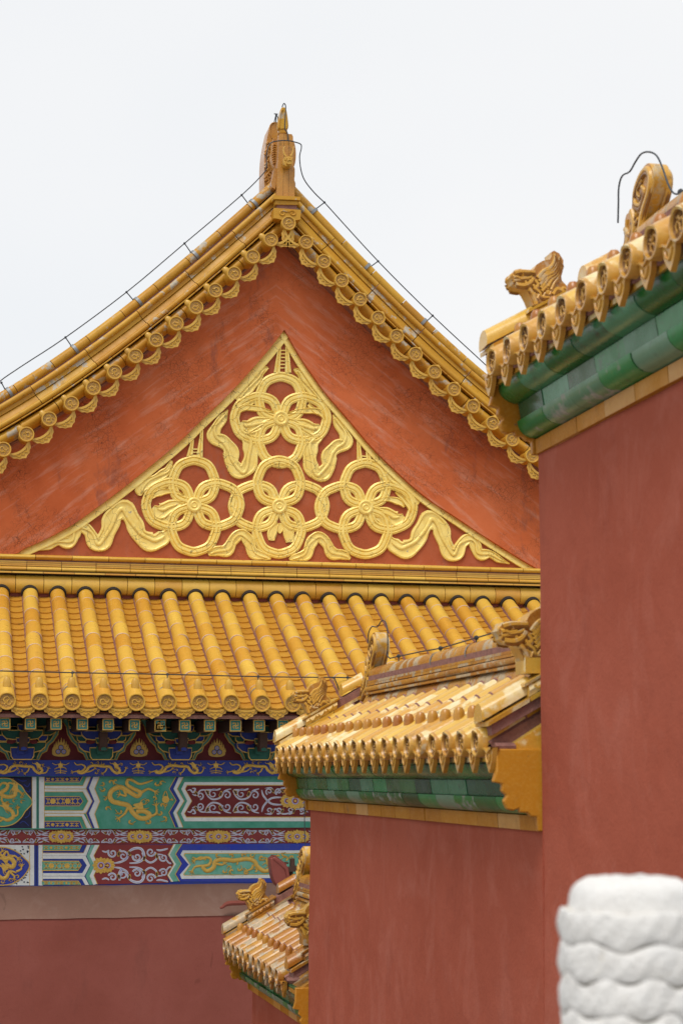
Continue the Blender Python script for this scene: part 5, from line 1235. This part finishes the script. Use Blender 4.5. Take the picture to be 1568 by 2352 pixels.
# ------------------------------------------------------------------ floodlights
KL = (.18207, 488, .18207, 1923.4)
Yl = 21.0
def KLf(Y): return fr(Y, *KL)
fl = thing('floodlight', 'dull red floodlight with domed cover, tilted away from the wall', 'floodlight', KLf(Yl)(850, 480), 'red floodlights')
fm = MB(); fq = KLf(Yl)
# housing: a tapered box whose cover faces down-left
c1 = [(735, 245), (930, 375), (985, 640), (955, 690), (790, 600), (722, 440), (708, 320)]
d3 = Vector((0, 1, 0))
fm.prism(cr([(712, 300), (735, 250), (890, 400), (950, 690), (780, 590), (730, 450)], 2, True), fq, -.10, .115, 0)
o = fm.make('domed_cover', 'lamp_red', fl, bevel=.03); fixnormals(o)
rm = MB(); rm.prism([(735, 250), (768, 238), (840, 290), (930, 368), (985, 640), (958, 690), (936, 640), (888, 402), (740, 272)], fq, -.14, .125, 0)
o = rm.make('rim', 'lamp_red', fl, bevel=.012); fixnormals(o)
fn = MB()
for k in range(7): a_ = fq(770 + 22 * k, 236 + 17 * k); fn.box((a_.x - .012, a_.y - .1, a_.z - .03), (a_.x + .012, a_.y + .12, a_.z + .012))
fn.make('cooling_fins', 'lamp_red', fl)
br = MB()
br.prism([(985, 270), (1028, 265), (1030, 370), (980, 360)], fq, -.05, .05, 0); br.prism([(930, 380), (1035, 350), (1060, 390), (1050, 430), (950, 430)], fq, -.04, .06, 0)
br.prism([(975, 410), (1015, 410), (985, 660), (965, 640)], fq, -.03, .03, 0); br.tube([fq(900, 315), fq(960, 325)], .010, 6); br.tube([fq(1030, 390), fq(1110, 375)], .022, 8)
br.tube([fq(985, 640), fq(985, 690, -.2), KLf(21.96)(955, 690)], .03, 8)
br.make('mounting_bracket', 'wood_dark', fl)
pl_ = MB(); fw = KLf(22.0)
pl_.prism([(812, 590), (1090, 560), (1095, 765), (862, 770)], fw, 0, .05, 0)
for k in range(8): pl_.lathe([(.008, 0), (.006, .012)], fw(880 + 26 * (k % 5), 690 + 28 * (k // 5), .05), (0, -1, 0), 6, 1)
pl_.make('wall_plate', ['shoulder', 'wood_dark'], fl)
f2 = thing('floodlight', 'second floodlight behind the corner of the middle wall, seen edge on', 'floodlight', KLf(20.8)(1190, 400), 'red floodlights')
fq2 = KLf(20.8); m2 = MB()
m2.prism([(1165, 175), (1235, 160), (1250, 300), (1250, 520), (1190, 560), (1100, 490), (1130, 300)], fq2, -.10, .05, 0)
o = m2.make('housing', 'lamp_red', f2, bevel=.02); fixnormals(o)
m3 = MB().prism([(1142, 225), (1148, 222), (1122, 420), (1094, 545), (1088, 540), (1108, 380)], fq2, -.12, .02, 0); m3.make('rear_cover', 'wood_dark', f2)
# conduit on the wall
cd_ = [KLf(21.93)(x, y) for x, y in cr([(95, 888), (130, 878), (170, 845), (230, 830), (330, 826), (450, 820), (700, 808), (900, 800), (1100, 790), (1250, 780)], 4)]
cdm = MB().tube(cd_, [.012 + .018 * min(1, k / 10) for k in range(len(cd_))], 8)
tag(cdm.make('wall_conduit', 'hall_red', None), 'thin dull red pipe running along the shaded wall behind the lowest coping', 'pipe')

# ------------------------------------------------------------------ carved marble post in the foreground
pc = UX(1452, 2100, 1.36); px_, py_ = pc.x, pc.y
ztop = U(1450, 2012, py_ - .0).z
post = thing('balustrade_post', 'white marble balustrade post with rippled cloud bands and a rounded top', 'post', (px_, py_, -1.58))
RP = abs(UX(1284, 2200, 1.36).y - UX(1452, 2200, 1.36).y) * 0 + .147
pm = MB(); NA = 144
LH = .0655
def bandz(k, phi):   # lower boundary of layer k
    amp = .011 if k else .003
    return ztop - .062 - LH * k + (amp * (math.cos(9 * phi + k * 1.9) * .8 + .35 * math.sin(5 * phi + k)))
prs = []
def layer_r(t, phi, k): return RP * (1 + .035 * math.cos(9 * phi + k * 1.9 + math.pi)) * (.935 + .065 * math.sin(math.pi * min(max(t, 0), 1)) ** .5)
NL = 6
rnd_ = random.Random(4)
wav = [[(rnd_.uniform(.6, 1.), rnd_.choice((7, 8, 9)), rnd_.uniform(0, 6.3), rnd_.uniform(.3, .7), rnd_.choice((4, 5, 11, 13)), rnd_.uniform(0, 6.3)) for _ in range(2)] for k in range(NL + 1)]
def wv(k, w, ph): a, m, p, b, m2, p2 = wav[k][w]; return a * math.cos(m * ph + p) + b * math.cos(m2 * ph + p2)
def ztopk(k, ph): return ztop - .060 - LH * k + (.0095 * wv(k, 0, ph) if k else .003 * wv(k, 0, ph)) - .003
def zbotk(k, ph): return min(ztopk(k, ph) - .035, ztop - .060 - LH * (k + 1) + .0095 * (.7 * wv(k + 1, 0, ph) + .3 * wv(k + 1, 1, ph)) - .001)
for rr, dz in ((.02, 0), (.35, -.001), (.62, -.004), (.73, -.011), (.80, -.022), (.84, -.036), (.85, -.052), (.87, -.062)):
    prs.append([Vector((px_ + RP * rr * (1 + .012 * math.cos(14 * math.pi * i / NA)) * math.cos(2 * math.pi * i / NA), py_ + RP * rr * math.sin(2 * math.pi * i / NA), ztop + dz + .002 * math.sin(12 * math.pi * i / NA + rr * 9))) for i in range(NA)])
for k in range(NL):
    for t, rr in ((0, .87), (0, .955), (.05, .98), (.2, .992), (.4, 1.), (.6, 1.), (.8, .99), (.94, .975), (1, .955), (1, .87)):
        rg_ = []
        for i in range(NA):
            ph = 2 * math.pi * i / NA; za, zb_ = ztopk(k, ph), zbotk(k, ph)
            r = RP * (rr + .018 * wv(k, 0, ph + .25) * math.sin(math.pi * t) + .010 * wv(k, 1, ph * 1.0 + 1.) * t) + .0022 * math.sin(ph * 23 + t * 7 + k * 2) * math.sin(math.pi * t)
            rg_.append(Vector((px_ + r * math.cos(ph), py_ + r * math.sin(ph), za + (zb_ - za) * t)))
        prs.append(rg_)
from mathutils import noise as mnoise
for rg_ in prs:
    for p in rg_:
        d = p - Vector((px_, py_, p.z)); L_ = d.length or 1
        q = mnoise.noise(p * 30) * .0026 + mnoise.noise(p * 80) * .0008; p += d / L_ * q; p.z += mnoise.noise(p * 30 + Vector((9, 3, 1))) * .0030
pm.rings(prs[::-1], 0, True)
_nr = len(prs)
for j in range(_nr - 1):
    a_ = _nr - 2 - j          # original index of the upper ring of this strip
    q = a_ - 8
    if q >= 0 and q % 10 in (8, 9) or q >= 0 and q % 10 == 0:
        for i in range(NA): pm.m[j * NA + i] = 1
pm.make('carved_head', ['marble', 'marble_groove'], post)
zb_ = ztop - .062 - LH * NL
sf = MB(); sf.lathe([(.125, zb_ + .02), (.12, zb_ - .03), (.10, zb_ - .05), (.10, zb_ - .08), (.15, zb_ - .12)], (px_, py_, 0), (0, 0, 1), 32)
sf.box((px_ - .14, py_ - .14, -1.58), (px_ + .14, py_ + .14, zb_ - .1)); sf.make('post_shaft', 'marble', post)
